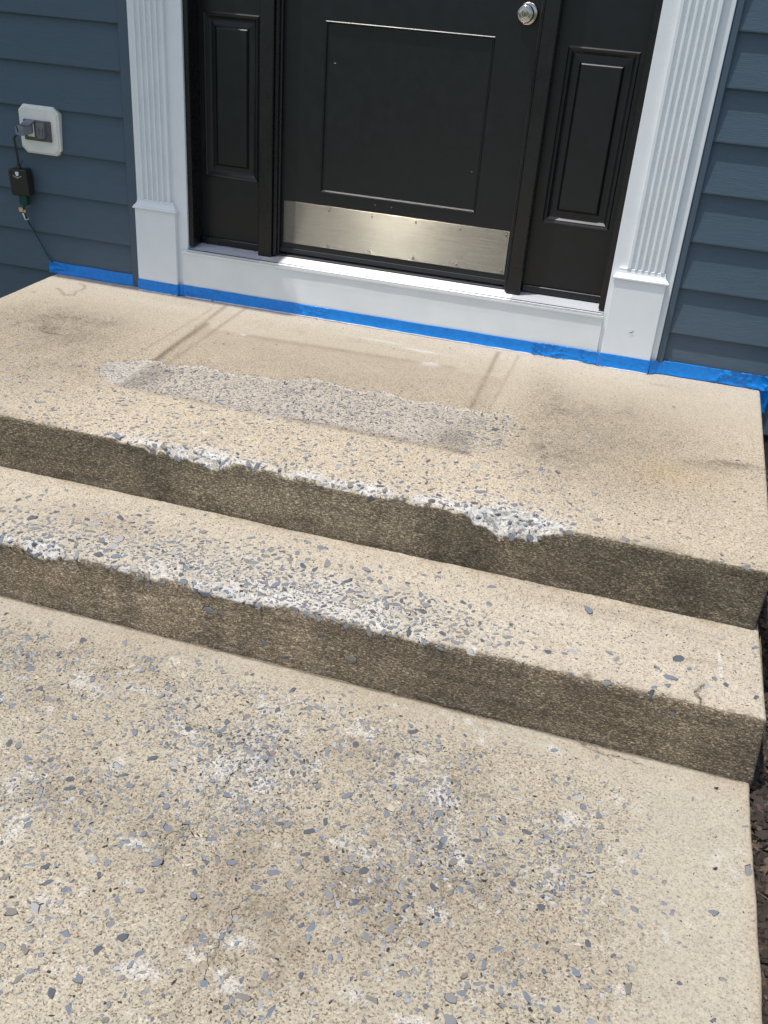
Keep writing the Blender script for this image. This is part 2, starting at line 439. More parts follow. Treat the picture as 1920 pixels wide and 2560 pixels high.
# ------------------------------------------------------------------ concrete slabs as dense grids
TAN = np.array((0.475, 0.425, 0.345)); PALE = np.array((0.50, 0.455, 0.385)); WHITE = np.array((0.585, 0.585, 0.565))
GREY = np.array((0.40, 0.375, 0.345)); BROWN = np.array((0.17, 0.135, 0.095)); CRUST = np.array((0.099, 0.086, 0.069))
YEL = np.array((0.54, 0.475, 0.375))
def mix(c, col, m): m = np.clip(m, 0, 1)[..., None]; return c * (1 - m) + col * m
def dense_axis(a, b, step): return np.linspace(a, b, int(round((b - a) / step)) + 1)

def slab_grid(xs, ys_top, yedge, zt, hr, ef, hf, rough, side=(1.0, 0.12)):
    """top strip (back to front), nosing, riser. ef(x), hf(x): how much of the edge is broken off (in, down)."""
    nb = int(hr / 0.006)
    # profile parameters: a = distance in from the edge (top), b = distance below the top (riser)
    A = yedge * 0 + (np.array(ys_top) - yedge)                 # positive inwards
    A = A[A > 0.0005]
    prof = [(a, 0.0) for a in A] + [(0.0, b) for b in np.linspace(0.001, hr, nb)]
    a = np.array([q[0] for q in prof])[None, :].repeat(len(xs), 0)
    b = np.array([q[1] for q in prof])[None, :].repeat(len(xs), 0)
    X = np.array(xs)[:, None].repeat(len(prof), 1)
    s = np.where(b > 0, -b, a)
    e = ef(X, s); h = hf(X, s)
    q = np.where(b > 0, 1 - b / h, 1 - a / e)
    t = np.clip(q, 0, None) * 0.5
    # round the leftover so that the broken face is hollow and ragged
    a2 = a + t * e; b2 = b + t * h
    Y = yedge + a2; Z = zt - b2
    chip = np.clip(q, 0, 1)
    return X, Y, Z, a, b, s, chip

def finish_slab(name, X, Y, Z, base, mask, parent, xl, xr, a, b):
    # fold both ends down / back by extra columns, rounded
    nu, nv = X.shape
    P = np.stack([X, Y, Z], -1)
    # inward normal of the profile
    inw = np.zeros((nv, 3)); bb = b[0]
    inw[bb <= 0, 2] = -1; inw[bb > 0, 1] = 1
    k = int(np.argmax(bb > 0))
    if (bb > 0).any():
        for d in range(-3, 3):
            w = (d + 3.5) / 7; v = np.array((0, w, -(1 - w))); inw[k + d] = v / np.linalg.norm(v)
    def cols(Pe, sgn):
        out = []
        for th in (30, 60, 90):
            r = 0.008; T = math.radians(th)
            out.append(Pe + inw * (r * (1 - math.cos(T))) + np.array((sgn * r * math.sin(T), 0, 0)))
        for dep in (0.06, 0.46):
            out.append(Pe + inw * dep + np.array((sgn * (0.008 + 0.02 * dep), 0, 0)))
        return out
    Lc = cols(P[0], -1)[::-1]; Rc = cols(P[-1], 1)
    P = np.concatenate([np.stack(Lc), P, np.stack(Rc)], 0)
    pad = lambda A: np.concatenate([A[:1].repeat(5, 0), A, A[-1:].repeat(5, 0)], 0)
    base = pad(base); mask = pad(mask)
    nu = P.shape[0]
    idx = np.arange(nu * nv).reshape(nu, nv)
    # columns run back to front (y decreasing), so this order faces outwards
    Fq = np.stack([idx[:-1, :-1], idx[:-1, 1:], idx[1:, 1:], idx[1:, :-1]], -1).reshape(-1, 4)
    me = bpy.data.meshes.new(name)
    me.vertices.add(nu * nv); me.vertices.foreach_set('co', P.reshape(-1).astype(np.float32))
    me.loops.add(Fq.size); me.loops.foreach_set('vertex_index', Fq.reshape(-1).astype(np.int32))
    me.polygons.add(len(Fq)); me.polygons.foreach_set('loop_start', np.arange(0, Fq.size, 4, dtype=np.int32))
    me.update(calc_edges=True)
    me.polygons.foreach_set('use_smooth', np.ones(len(Fq), bool))
    for nm, arr in (('base', base), ('mask', mask)):
        at = me.attributes.new(nm, 'FLOAT_COLOR', 'POINT')
        c4 = np.ones((nu * nv, 4), np.float32); c4[:, :arr.shape[-1]] = arr.reshape(nu * nv, -1)
        at.data.foreach_set('color', c4.reshape(-1))
    return link(name, me, MAT['concrete'], parent)

# ---- stones
def stone_proto(seed):
    r = np.random.default_rng(seed); n = int(r.integers(6, 9))
    ang = np.sort((np.arange(n) + r.uniform(-0.42, 0.42, n)) * 2 * math.pi / n)
    rad = r.uniform(0.66, 1.16, n)
    asp = r.uniform(1.0, 2.3)
    ox = np.cos(ang) * rad * math.sqrt(asp); oy = np.sin(ang) * rad / math.sqrt(asp)
    tilt = r.uniform(-0.6, 0.6, 2)
    V = []
    for sc, z in ((1.02, -0.34), (0.99, 0.012), (0.80, 0.055)):
        for k in range(n):
            zz = z + (0.06 * (tilt[0] * ox[k] + tilt[1] * oy[k]) if z > 0 else 0) + (r.uniform(-0.03, 0.03) if z > 0 else 0)
            V.append((ox[k] * sc, oy[k] * sc, zz))
    V.append((r.uniform(-0.25, 0.25), r.uniform(-0.2, 0.2), 0.065 + r.uniform(-0.02, 0.03)))
    F = []; MI = []
    for rr in (0, 1):
        for k in range(n):
            j = (k + 1) % n
            F.append((rr * n + k, rr * n + j, (rr + 1) * n + j, (rr + 1) * n + k)); MI.append(0)
    for k in range(n): F.append((2 * n + k, 2 * n + (k + 1) % n, 3 * n)); MI.append(0)
    k0 = int(r.integers(n)); m = int(r.integers(2, n // 2 + 2)); b0 = len(V)  # dark part-ring painting the shaded gap on one side of the stone
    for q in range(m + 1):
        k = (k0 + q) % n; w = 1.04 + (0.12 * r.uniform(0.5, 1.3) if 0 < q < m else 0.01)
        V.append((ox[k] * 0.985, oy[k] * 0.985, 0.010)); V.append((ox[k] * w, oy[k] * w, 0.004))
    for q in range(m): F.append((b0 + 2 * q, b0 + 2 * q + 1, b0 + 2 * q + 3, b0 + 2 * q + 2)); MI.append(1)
    return np.array(V), F, MI
PROTO = [stone_proto(s) for s in range(22)]
PROTO_ME = {}
def proto_mesh(i, m):
    if (i, m) not in PROTO_ME:
        me = bpy.data.meshes.new('stone'); V, F, MI = PROTO[i]
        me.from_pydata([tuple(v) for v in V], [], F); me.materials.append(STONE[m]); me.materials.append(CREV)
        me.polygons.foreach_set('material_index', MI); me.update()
        PROTO_ME[(i, m)] = me
    return PROTO_ME[(i, m)]
def small_proto(seed):
    r = np.random.default_rng(100 + seed); n = 6
    ang = np.sort((np.arange(n) + r.uniform(-0.3, 0.3, n)) * 2 * math.pi / n); rad = r.uniform(0.7, 1.1, n); asp = r.uniform(1.2, 3.4)
    ox = np.cos(ang) * rad * math.sqrt(asp); oy = np.sin(ang) * rad / math.sqrt(asp)
    V = [(ox[k], oy[k], -0.5) for k in range(n)] + [(ox[k] * 0.9, oy[k] * 0.9, 0.14) for k in range(n)]
    F = [(k, (k + 1) % n, n + (k + 1) % n, n + k) for k in range(n)] + [tuple(range(n, 2 * n))]
    return np.array(V), F
SMALL = [small_proto(s) for s in range(12)]

CAM = np.array((0.9246, -3.3445, 1.1759))
def scatter(parent, X, Y, Z, dens, nbig, nsmall, dsmall, rmed, rsig=0.42, rmin=0.0034, rmax=0.0145, smallname='stone_fragments', sizef=None, ssize=None, lift=0.0):
    P = np.stack([X, Y, Z], -1)
    du = P[1:, :-1] - P[:-1, :-1]; dv = P[:-1, 1:] - P[:-1, :-1]
    cr = np.cross(dv, du); area = np.linalg.norm(cr, axis=-1)
    N = cr / (area[..., None] + 1e-12)
    # smooth normals for stable seating
    def sample(n, d):
        w = (area * np.clip(d[:-1, :-1], 0, None)).reshape(-1); cs = np.cumsum(w)
        k = np.searchsorted(cs, rng.random(n) * cs[-1])
        i, j = np.unravel_index(np.clip(k, 0, w.size - 1), area.shape)
        fu = rng.random(n)[:, None]; fv = rng.random(n)[:, None]
        return P[i, j] + du[i, j] * fu + dv[i, j] * fv, N[i, j], i, j
    pts, nr, ii, jj = sample(nbig * 3, dens)
    rad = np.clip(np.exp(rng.normal(math.log(rmed), rsig, len(pts))), rmin, rmax)
    if sizef is not None: rad = np.clip(rad * sizef[ii, jj], rmin, rmax)
    order = np.argsort(-rad[:]); keep = []
    cell = 0.03; H = {}
    for k in rng.permutation(len(pts)):
        p = pts[k]; c = tuple((p // cell).astype(int)); ok = True
        for dx in (-1, 0, 1):
            for dy in (-1, 0, 1):
                for dz in (-1, 0, 1):
                    for q in H.get((c[0] + dx, c[1] + dy, c[2] + dz), ()):
                        if np.linalg.norm(pts[q] - p) < 0.98 * (rad[q] + rad[k]): ok = False; break
                    if not ok: break
                if not ok: break
            if not ok: break
        if ok:
            H.setdefault(c, []).append(k); keep.append(k)
            if len(keep) >= nbig: break
    keep = np.array(keep)
    app = rad[keep] / np.linalg.norm(pts[keep] - CAM, axis=1)
    # in view first
    vis = (pts[keep, 0] > -0.95)
    app = app * np.where(vis, 1, 0.2)
    keep = keep[np.argsort(-app)]
    def rot(nrm):
        z = nrm / np.linalg.norm(nrm); a = rng.random() * 6.283
        x = np.array((math.cos(a), math.sin(a), 0)); x -= z * x.dot(z); x /= np.linalg.norm(x)
        return np.stack([x, np.cross(z, x), z], 1)
    VV = []; FF = []; MI = []; nv = 0
    for c, k in enumerate(keep):
        m = int(rng.choice(len(STONE), p=SW)); R = rot(nr[k]); i = int(rng.integers(len(PROTO)))
        hz = rad[k] * rng.uniform(0.55, 1.1)
        if c < 300:
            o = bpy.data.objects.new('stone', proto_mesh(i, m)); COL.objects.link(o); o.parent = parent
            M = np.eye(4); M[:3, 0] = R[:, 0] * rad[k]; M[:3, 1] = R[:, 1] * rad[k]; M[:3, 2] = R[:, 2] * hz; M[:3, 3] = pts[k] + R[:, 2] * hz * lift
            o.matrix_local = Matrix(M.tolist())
        else:
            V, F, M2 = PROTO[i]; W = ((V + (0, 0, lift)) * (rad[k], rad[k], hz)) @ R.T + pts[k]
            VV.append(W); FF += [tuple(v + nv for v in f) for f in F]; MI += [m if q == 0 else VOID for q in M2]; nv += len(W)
    sp, sn, si, sj = sample(nsmall, dsmall)
    sm = rng.choice(len(STONE), nsmall, p=[0.22, 0.26, 0.11, 0.08, 0.05, 0.04, 0.005, 0.235])
    for k in range(nsmall):
        V, F = SMALL[int(rng.integers(len(SMALL)))]; r = np.clip(math.exp(rng.normal(math.log(0.0014), 0.42)), 0.0006, 0.0036) * (1.0 if ssize is None else float(ssize[si[k], sj[k]]))
        W = (V * r) @ rot(sn[k]).T + sp[k]
        VV.append(W); FF += [tuple(v + nv for v in f) for f in F]; MI += [int(sm[k])] * len(F); nv += len(W)
    o = mesh(smallname, np.concatenate(VV), FF, STONE, parent)
    o.data.polygons.foreach_set('material_index', MI); o['kind'] = 'stuff'

steps = thing('entry_steps', 'worn tan concrete landing and step with dirty risers in front of the black door', 'steps', (0, -0.6, -0.35))

# ---------------- landing
D1 = 1.238; H1 = 0.170; T1 = 0.343; H2 = 0.182
xs = np.concatenate([dense_axis(-1.385, -0.95, 0.010)[:-1], dense_axis(-0.95, 1.352, 0.0052)])
ysl = np.concatenate([dense_axis(0.026, -1.10, 0.0062)[:-1] if False else np.linspace(0.026, -1.10, 182)[:-1], np.linspace(-1.10, -D1, 34)])
def ef1(X, s):
    rag = fbm(X, s * 0.6, 28, 4, 2) ; rag2 = fbm(X, s, 90, 3, 5)
    w = sstep(-0.62, -0.30, X) * (1 - sstep(0.86, 0.96, X))
    e = 0.005 + w * (0.003 + 0.020 * np.clip(rag - 0.42, 0, 1) * 2)
    big = np.exp(-((X - 0.72) / 0.105) ** 4); med = np.exp(-((X + 0.17) / 0.11) ** 4); lf = np.exp(-((X - 0.30) / 0.10) ** 4)
    e = e + big * (0.030 + 0.030 * rag) + med * 0.016 * rag * 2 + lf * 0.008
    return e * (0.75 + 0.5 * rag2)
def hf1(X, s):
    rag = fbm(X, s * 0.4, 34, 4, 8); rag2 = fbm(X, s, 100, 3, 6)
    w = sstep(-0.62, -0.30, X) * (1 - sstep(0.86, 0.96, X))
    h = 0.006 + w * (0.003 + 0.012 * np.clip(rag - 0.42, 0, 1) * 2)
    big = np.exp(-((X - 0.735) / 0.105) ** 4); med = np.exp(-((X + 0.17) / 0.11) ** 4); lf = np.exp(-((X - 0.30) / 0.10) ** 4)
    h = h + big * (0.018 + 0.030 * rag + 0.014 * np.exp(-((X - 0.70) / 0.03) ** 2)) + med * 0.014 * rag * 2 + lf * 0.004
    return h * (0.8 + 0.4 * rag2)
X, Y, Z, a, b, s, chip = slab_grid(xs, ysl, -D1, 0.0, H1 + 0.02, ef1, hf1, 1)
top = b <= 0
# right edge leans in slightly towards the front
X = X + np.where(X > 1.2, (X - 1.2) / 0.152 * 0.030 * (1 - np.clip(-Y / D1, 0, 1)), 0)
f1 = fbm(X, Y, 3, 4, 1); f2 = fbm(X, Y, 14, 4, 2); f3 = fbm(X, Y, 45, 4, 3); f4 = fbm(X, Y, 130, 3, 4)
patch_poly = [(-0.70, -0.835), (-0.708, -0.743), (-0.596, -0.668), (-0.542, -0.666), (-0.518, -0.688), (-0.419, -0.629), (-0.387, -0.646), (-0.274, -0.656),
              (-0.213, -0.633), (-0.142, -0.646), (-0.068, -0.577), (0.028, -0.585), (0.13, -0.613), (0.192, -0.575), (0.287, -0.612), (0.353, -0.587), (0.415, -0.616),
              (0.475, -0.594), (0.531, -0.603), (0.584, -0.57), (0.632, -0.597), (0.65, -0.80), (0.56, -0.905), (0.293, -0.917), (0.084, -0.916), (-0.125, -0.920), (-0.288, -0.905), (-0.46, -0.900), (-0.60, -0.905)]
wx = X + 0.016 * (f3 - 0.5) * 2; wy = Y + 0.016 * (fbm(X, Y, 45, 4, 7) - 0.5) * 2
patch = inpoly(wx, wy, patch_poly).astype(float) * top
mat_foot = sstep(-0.592, -0.555, X) * (1 - sstep(0.510, 0.552, X)) * sstep(-0.925, -0.870, Y) * (1 - sstep(-0.30, -0.27, Y)) * top
greyp = patch * mat_foot
Z = Z - 0.0030 * patch * sstep(-0.93, -0.80, Y) * top
Z = Z + (0.004 * (f1 - 0.5) + 0.0012 * (f3 - 0.5) + 0.0010 * (f4 - 0.5)) * np.where(top, 1, 0.0)
Y = Y + np.where(top, 0, 1.0) * (0.0045 * (fbm(X, Z, 9, 3, 4) - 0.5) + 0.0028 * (fbm(X * 0.6, Z, 70, 4, 5) - 0.5))
# broken faces rough
Z = Z - np.where((chip > 0) & top, 0.008 * (fbm(X, s, 75, 3, 12) - 0.5) * np.clip(chip * 3, 0, 1) * sstep(0.010, 0.04, ef1(X, s)), 0)
Y = Y + np.where((chip > 0), 0.009 * (fbm(X, s * 1.2, 65, 3, 13) - 0.5) * np.clip(chip * 3, 0, 1) * sstep(0.010, 0.04, ef1(X, s)), 0)
base = np.broadcast_to(TAN, X.shape + (3,)).copy() * np.array((0.94, 0.935, 0.915))
base = base * (0.94 + 0.16 * f1 + 0.14 * (f2 - 0.5) + 0.14 * (f3 - 0.5))[..., None]
base = mix(base, YEL, 0.65 * sstep(-0.86, -0.95, Y) * (1 - sstep(0.55, 0.9, np.abs(X - 0.05))) * (0.4 + 0.8 * f2))
base = mix(base, PALE, 0.6 * sstep(-0.30, 0.0, Y) * (0.5 + f2))
# worn mat footprint
base = mix(base, np.array((0.33, 0.275, 0.215)), 0.42 * mat_foot * (1 - patch) * (0.5 + f2))
base = mix(base, np.array((0.30, 0.24, 0.17)), 0.28 * blob(X, Y, -0.05, -0.15, 0.42, 0.05) * sstep(0.35, 0.6, f2))
ln = lambda pts, w: np.exp(-(segdist(X, Y, pts) / w) ** 2) * top
bd = 0.45 * ln([(-0.614, -0.02), (-0.576, -0.66)], 0.010) + 0.65 * ln([(-0.585, -0.25), (-0.572, -0.88)], 0.012) + 0.40 * ln([(-0.535, 0.01), (-0.525, -0.675)], 0.008) \
     + 0.28 * ln([(-0.645, -0.09), (-0.656, -0.66)], 0.006) + 0.35 * ln([(-0.417, -0.30), (0.345, -0.265)], 0.018) \
     + 0.50 * ln([(0.469, -0.03), (0.483, -0.60)], 0.009) + 0.30 * ln([(0.544, -0.03), (0.540, -0.60)], 0.006) + 0.62 * ln([(-0.57, -0.895), (0.53, -0.905)], 0.017) \
     + 0.40 * ln([(0.49, -0.62), (0.525, -0.90)], 0.014)
base = mix(base, BROWN * 1.25, 1.35 * bd * (0.45 + 0.8 * f2))
base = mix(base, GREY * 1.14, 0.66 * greyp)
base = mix(base, WHITE * 0.86, 0.75 * patch * (1 - mat_foot) * (X < 0) * (0.5 + f2))
base = mix(base, BROWN, 0.55 * greyp * (blob(X, Y, -0.53, -0.78, 0.05, 0.14) + blob(X, Y, 0.49, -0.83, 0.07, 0.10) + 0.5 * blob(X, Y, 0.0, -0.91, 0.6, 0.02)))
base = mix(base, WHITE, 0.5 * patch * np.exp(-(segdist(wx, wy, patch_poly[:21]) / 0.012) ** 2))
base = mix(base, BROWN, 0.65 * (1 - patch) * top * np.exp(-(segdist(wx, wy, patch_poly[:21]) / 0.0045) ** 2) * (f3 > 0.42))
# grey-brown dirt films, with some painted shade by the left plinth
dirt_shade = 0.55 * blob(X, Y, 0.72, -0.58, 0.07, 0.36, 0.12) + 0.40 * blob(X, Y, 0.92, -0.50, 0.20, 0.22) + 0.75 * blob(X, Y, 1.27, -0.655, 0.10, 0.022, 0.15) + 0.40 * blob(X, Y, 1.22, -0.70, 0.12, 0.03) \
     + 0.35 * blob(X, Y, 1.06, -0.09, 0.06, 0.012) + 0.70 * blob(X, Y, -1.05, -0.50, 0.22, 0.20) + 0.40 * blob(X, Y, -0.86, -0.85, 0.20, 0.16) + 0.35 * blob(X, Y, 0.9, -0.85, 0.25, 0.15) \
     + 0.30 * blob(X, Y, -0.80, -0.06, 0.17, 0.035)  # this blob paints the soft shade on the landing beside the left plinth
soft = 0.62 * blob(X, Y, -1.02, -0.58, 0.36, 0.28) + 0.55 * blob(X, Y, 0.95, -0.60, 0.32, 0.32) + 0.24 * blob(X, Y, 0.0, -0.45, 0.55, 0.40) + 0.28 * blob(X, Y, -0.85, -1.0, 0.3, 0.2)
base = mix(base, np.array((0.25, 0.215, 0.165)), soft * (0.45 + 0.9 * f1) * (0.55 + 0.7 * f2) * top)
base = mix(base, np.array((0.20, 0.172, 0.135)), 1.3 * dirt_shade * np.clip(0.15 + 1.5 * (f2 - 0.2), 0, 1) * (0.42 + 0.95 * sstep(0.38, 0.62, 0.5 * f3 + 0.5 * f4)) * (1 - greyp))
base = mix(base, np.array((0.40, 0.31, 0.18)), 0.40 * blob(X, Y, 1.10, -0.80, 0.14, 0.10) * (0.5 + f2))
# lime-white paste and broken nosing
wn_ = sstep(-0.50, -0.25, X) * (1 - sstep(0.83, 0.92, X))
white = np.exp(-(np.clip(s, 0, 9) / (0.030 + 0.05 * f2 * (0.3 + np.exp(-((X - 0.72) / 0.16) ** 2) + np.exp(-((X + 0.17) / 0.13) ** 2)))) ** 2) * wn_ * top
base = mix(base, WHITE, 0.75 * white * sstep(0.30, 0.56, f2 + 0.6 * (f3 - 0.5) + 0.06 * white))
base = mix(base, WHITE * 0.52 + 0.42 * fbm(X, s * 1.3, 60, 4, 14)[..., None] * np.array((0.98, 0.99, 0.97)), np.where(chip > 0, 1, 0) * sstep(0.010, 0.030, ef1(X, s)) * 0.82)
# small white scuffs
for cx, cy, rx, ry in ((0.272, -0.265, 0.03, 0.022), (-0.421, -0.293, 0.014, 0.012), (-0.05, -0.951, 0.010, 0.008), (-0.189, -1.094, 0.012, 0.012), (0.20, -0.15, 0.10, 0.012), (0.05, -0.12, 0.10, 0.010), (1.255, -1.02, 0.003, 0.02)):
    base = mix(base, WHITE, 0.8 * blob(X, Y, cx, cy, rx, ry) * (0.4 + 0.9 * f3))
ring = [(-1.28, -0.142), (-1.234, -0.179), (-1.208, -0.206), (-1.176, -0.188), (-1.194, -0.148), (-1.186, -0.100), (-1.207, -0.06), (-1.238, -0.052)]
base = mix(base, BROWN, 0.75 * np.exp(-(segdist(X, Y, ring) / 0.0055) ** 2) * (0.4 + f2))
base = mix(base, BROWN * 0.7, 0.75 * np.exp(-(segdist(X, Y, [(-1.05, -0.59), (-1.015, -0.60), (-0.985, -0.595)]) / 0.005) ** 2))
# riser crust
ris = np.where(b > 0.0, 1.0, 0.0)
edge_soft = sstep(0.80, 0.95, X) + (1 - sstep(-0.62, -0.45, X))
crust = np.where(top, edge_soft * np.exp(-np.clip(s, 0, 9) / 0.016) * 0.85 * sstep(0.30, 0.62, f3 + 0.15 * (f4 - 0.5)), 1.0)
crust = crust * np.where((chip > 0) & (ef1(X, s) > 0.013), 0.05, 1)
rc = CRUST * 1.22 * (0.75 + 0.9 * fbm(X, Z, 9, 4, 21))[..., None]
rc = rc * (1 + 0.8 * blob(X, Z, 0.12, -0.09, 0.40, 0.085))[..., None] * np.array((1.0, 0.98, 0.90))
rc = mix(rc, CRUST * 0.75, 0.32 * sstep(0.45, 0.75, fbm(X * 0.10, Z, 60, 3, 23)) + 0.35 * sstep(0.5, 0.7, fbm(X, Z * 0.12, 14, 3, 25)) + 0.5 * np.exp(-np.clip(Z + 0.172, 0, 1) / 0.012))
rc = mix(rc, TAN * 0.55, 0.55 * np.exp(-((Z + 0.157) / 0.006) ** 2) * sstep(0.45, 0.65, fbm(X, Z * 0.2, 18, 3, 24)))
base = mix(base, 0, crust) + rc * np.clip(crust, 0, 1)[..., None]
mask = np.zeros(X.shape + (3,)); mask[..., 0] = np.clip(0.45 + 0.45 * sstep(-0.25, -0.6, Y) + 0.5 * dirt_shade - 0.25 * white, 0.3, 1.0); mask[..., 1] = np.where(top, crust * 0.6, crust)
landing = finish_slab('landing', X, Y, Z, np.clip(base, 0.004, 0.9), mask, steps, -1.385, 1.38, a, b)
dens = (0.06 + 0.9 * sstep(-0.88, -0.97, Y) * sstep(-0.78, -0.55, X) * (1 - sstep(0.75, 1.0, X)) + 4.2 * np.exp(-np.clip(s, 0, 9) / 0.05) * wn_ + 0.7 * blob(X, Y, -0.9, -1.0, 0.2, 0.2)
        + 7.0 * patch * (X > 0.52) + 0.8 * patch + 0.10 * sstep(-0.5, -0.9, Y)) * sstep(-0.50, -0.60, Y + 0 * X) * np.where(top, 1, np.where((chip > 0), 0.5 * wn_, 0.0))
dsm = (0.10 + 0.9 * sstep(-0.30, -0.60, Y) + 4.5 * greyp + 2.5 * patch + 2.0 * sstep(-0.88, -0.97, Y) * sstep(-0.8, -0.5, X) * (1 - sstep(0.7, 1.0, X)) + 3.0 * dirt_shade * (Y < -0.15)) * np.where(top, 1, np.where(chip > 0, 1, 0.0))
szf = 0.74 + 0.30 * np.exp(-np.clip(s, 0, 9) / 0.10) + 0.08 * np.exp(-((X - 0.72) / 0.13) ** 2) * np.exp(-np.clip(s, 0, 9) / 0.06)
scatter(landing, X, Y, Z, dens, 1500, 14000, dsm, 0.0060, 0.40, 0.0030, 0.0160, sizef=szf, ssize=1 + 0.40 * patch + 0.2 * sstep(-0.9, -0.95, Y), lift=0.03)

# ---------------- lower step
YE2 = -(D1 + T1)
xs = np.concatenate([dense_axis(-1.385, -0.80, 0.012)[:-1], dense_axis(-0.80, 1.362, 0.0046)])
ysl = np.linspace(-1.19, YE2, 88)
def ef2(X, s):
    rag = fbm(X, s * 0.6, 26, 4, 32); rag2 = fbm(X, s, 90, 3, 35)
    w = sstep(-0.70, -0.55, X) * (1 - sstep(0.68, 0.85, X))
    lc = np.exp(-((X + 0.41) / 0.05) ** 4); md = np.exp(-((X - 0.10) / 0.10) ** 4)
    return (0.006 + w * (0.003 + 0.020 * np.clip(rag - 0.45, 0, 1) * 2) + lc * 0.022 + md * 0.010) * (0.75 + 0.5 * rag2)
def hf2(X, s):
    rag = fbm(X, s * 0.5, 30, 4, 38); rag2 = fbm(X, s, 100, 3, 36)
    w = sstep(-0.70, -0.55, X) * (1 - sstep(0.68, 0.85, X))
    lc = np.exp(-((X + 0.41) / 0.05) ** 4); md = np.exp(-((X - 0.10) / 0.10) ** 4)
    return (0.007 + w * (0.003 + 0.009 * np.clip(rag - 0.45, 0, 1) * 2) + lc * 0.013 + md * 0.005) * (0.8 + 0.4 * rag2)
X, Y, Z, a, b, s, chip = slab_grid(xs, ysl, YE2, -H1, H2 + 0.02, ef2, hf2, 1)
top = b <= 0
f1 = fbm(X, Y, 3, 4, 41); f2 = fbm(X, Y, 14, 4, 42); f3 = fbm(X, Y, 45, 4, 43); f4 = fbm(X, Y, 130, 3, 44)
X = X + np.where(~top & (X > 1.3), (X - 1.3) / 0.062 * 0.016 * np.clip(b / H2, 0, 1), 0)
Z = Z + (0.004 * (f1 - 0.5) + 0.0014 * (f3 - 0.5) + 0.0012 * (f4 - 0.5)) * np.where(top, 1, 0)
Y = Y + np.where(top, 0, 1.0) * (0.0055 * (fbm(X, Z, 9, 3, 45) - 0.5) + 0.0034 * (fbm(X * 0.6, Z, 70, 4, 46) - 0.5))
roughc = np.clip(chip * 3, 0, 1) * sstep(0.010, 0.030, ef2(X, s))
Z = Z - np.where(top, 0.010 * (fbm(X, s, 75, 3, 47) - 0.5) * roughc, 0); Y = Y + 0.010 * (fbm(X, s * 1.2, 65, 3, 48) - 0.5) * roughc
base = np.broadcast_to(PALE, X.shape + (3,)).copy() * np.array((0.92, 0.915, 0.875))
base = base * (0.92 + 0.14 * f1 + 0.14 * (f2 - 0.5) + 0.14 * (f3 - 0.5))[..., None]
dd = np.exp(-(np.clip(Y - YE2, 0, 9) / 0.15) ** 2)
den_blob = 0.9 * blob(X, Y, 0.20, -1.50, 0.30, 0.085) + 0.75 * blob(X, Y, -0.42, -1.53, 0.16, 0.07) + 0.5 * blob(X, Y, 0.55, -1.50, 0.17, 0.07) + 0.35 * blob(X, Y, -0.1, -1.47, 0.2, 0.1)
wn2 = sstep(-0.55, -0.30, X) * (1 - sstep(0.55, 0.78, X))
white = np.clip(blob(X, Y, 0.18, -1.545, 0.34, 0.045) + 0.7 * blob(X, Y, -0.42, -1.555, 0.12, 0.035) + 0.7 * blob(X, Y, 0.40, -1.46, 0.14, 0.05) + 0.5 * blob(X, Y, 0.05, -1.42, 0.06, 0.02), 0, 1)
base = mix(base, WHITE, 0.75 * white * sstep(0.40, 0.62, f2 + 0.5 * (f3 - 0.5) + 0.08 * white) * top)
dirt_shade = 0.55 * np.exp(-np.clip(-1.238 - Y, 0, 9) / 0.020) * sstep(0.35, 0.6, f2) + 0.35 * blob(X, Y, -0.35, -1.40, 0.22, 0.07) + 0.45 * blob(X, Y, 1.22, -1.42, 0.05, 0.008, 0.2) + 0.25 * blob(X, Y, 0.95, -1.30, 0.30, 0.03)
base = mix(base, np.array((0.23, 0.185, 0.13)), dirt_shade * (0.5 + f3) * top)
base = mix(base, WHITE, 0.65 * np.exp(-(segdist(X, Y, [(1.27, -1.295), (1.273, -1.38), (1.274, -1.523)]) / 0.004) ** 2) * sstep(0.45, 0.6, fbm(X, Y, 25, 2, 3)) * top)
base = mix(base, BROWN * 0.5, 0.85 * np.exp(-(segdist(X + 0.01 * (f2 - 0.5), Y, [(1.23, -1.60), (1.23, -1.56), (1.217, -1.538), (1.236, -1.503)]) / 0.0035) ** 2) * top)
base = mix(base, BROWN * 0.4, 0.9 * blob(X, Y, 0.98, -1.572, 0.010, 0.008) * top)
base = mix(base, WHITE * 0.55 + 0.42 * fbm(X, s * 1.3, 60, 4, 15)[..., None] * np.array((0.98, 1.0, 1.0)), np.where(chip > 0, 1, 0) * sstep(0.009, 0.022, ef2(X, s)) * 0.72)
edge_soft = sstep(0.60, 0.85, X) + 0.4
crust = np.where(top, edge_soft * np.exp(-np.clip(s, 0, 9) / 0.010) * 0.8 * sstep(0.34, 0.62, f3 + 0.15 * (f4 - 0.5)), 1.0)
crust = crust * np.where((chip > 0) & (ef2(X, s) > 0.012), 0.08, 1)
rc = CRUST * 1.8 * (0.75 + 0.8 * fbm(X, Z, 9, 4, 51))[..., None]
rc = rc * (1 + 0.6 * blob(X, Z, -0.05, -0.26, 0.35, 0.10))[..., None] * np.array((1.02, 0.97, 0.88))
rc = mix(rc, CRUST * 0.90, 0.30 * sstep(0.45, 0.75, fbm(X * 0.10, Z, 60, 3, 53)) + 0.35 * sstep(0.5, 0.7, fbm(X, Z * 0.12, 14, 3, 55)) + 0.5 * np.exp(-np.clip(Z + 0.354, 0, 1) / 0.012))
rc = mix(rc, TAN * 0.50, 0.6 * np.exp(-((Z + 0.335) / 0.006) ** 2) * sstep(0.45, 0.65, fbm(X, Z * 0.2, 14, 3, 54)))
base = mix(base, 0, crust) + rc * np.clip(crust, 0, 1)[..., None]
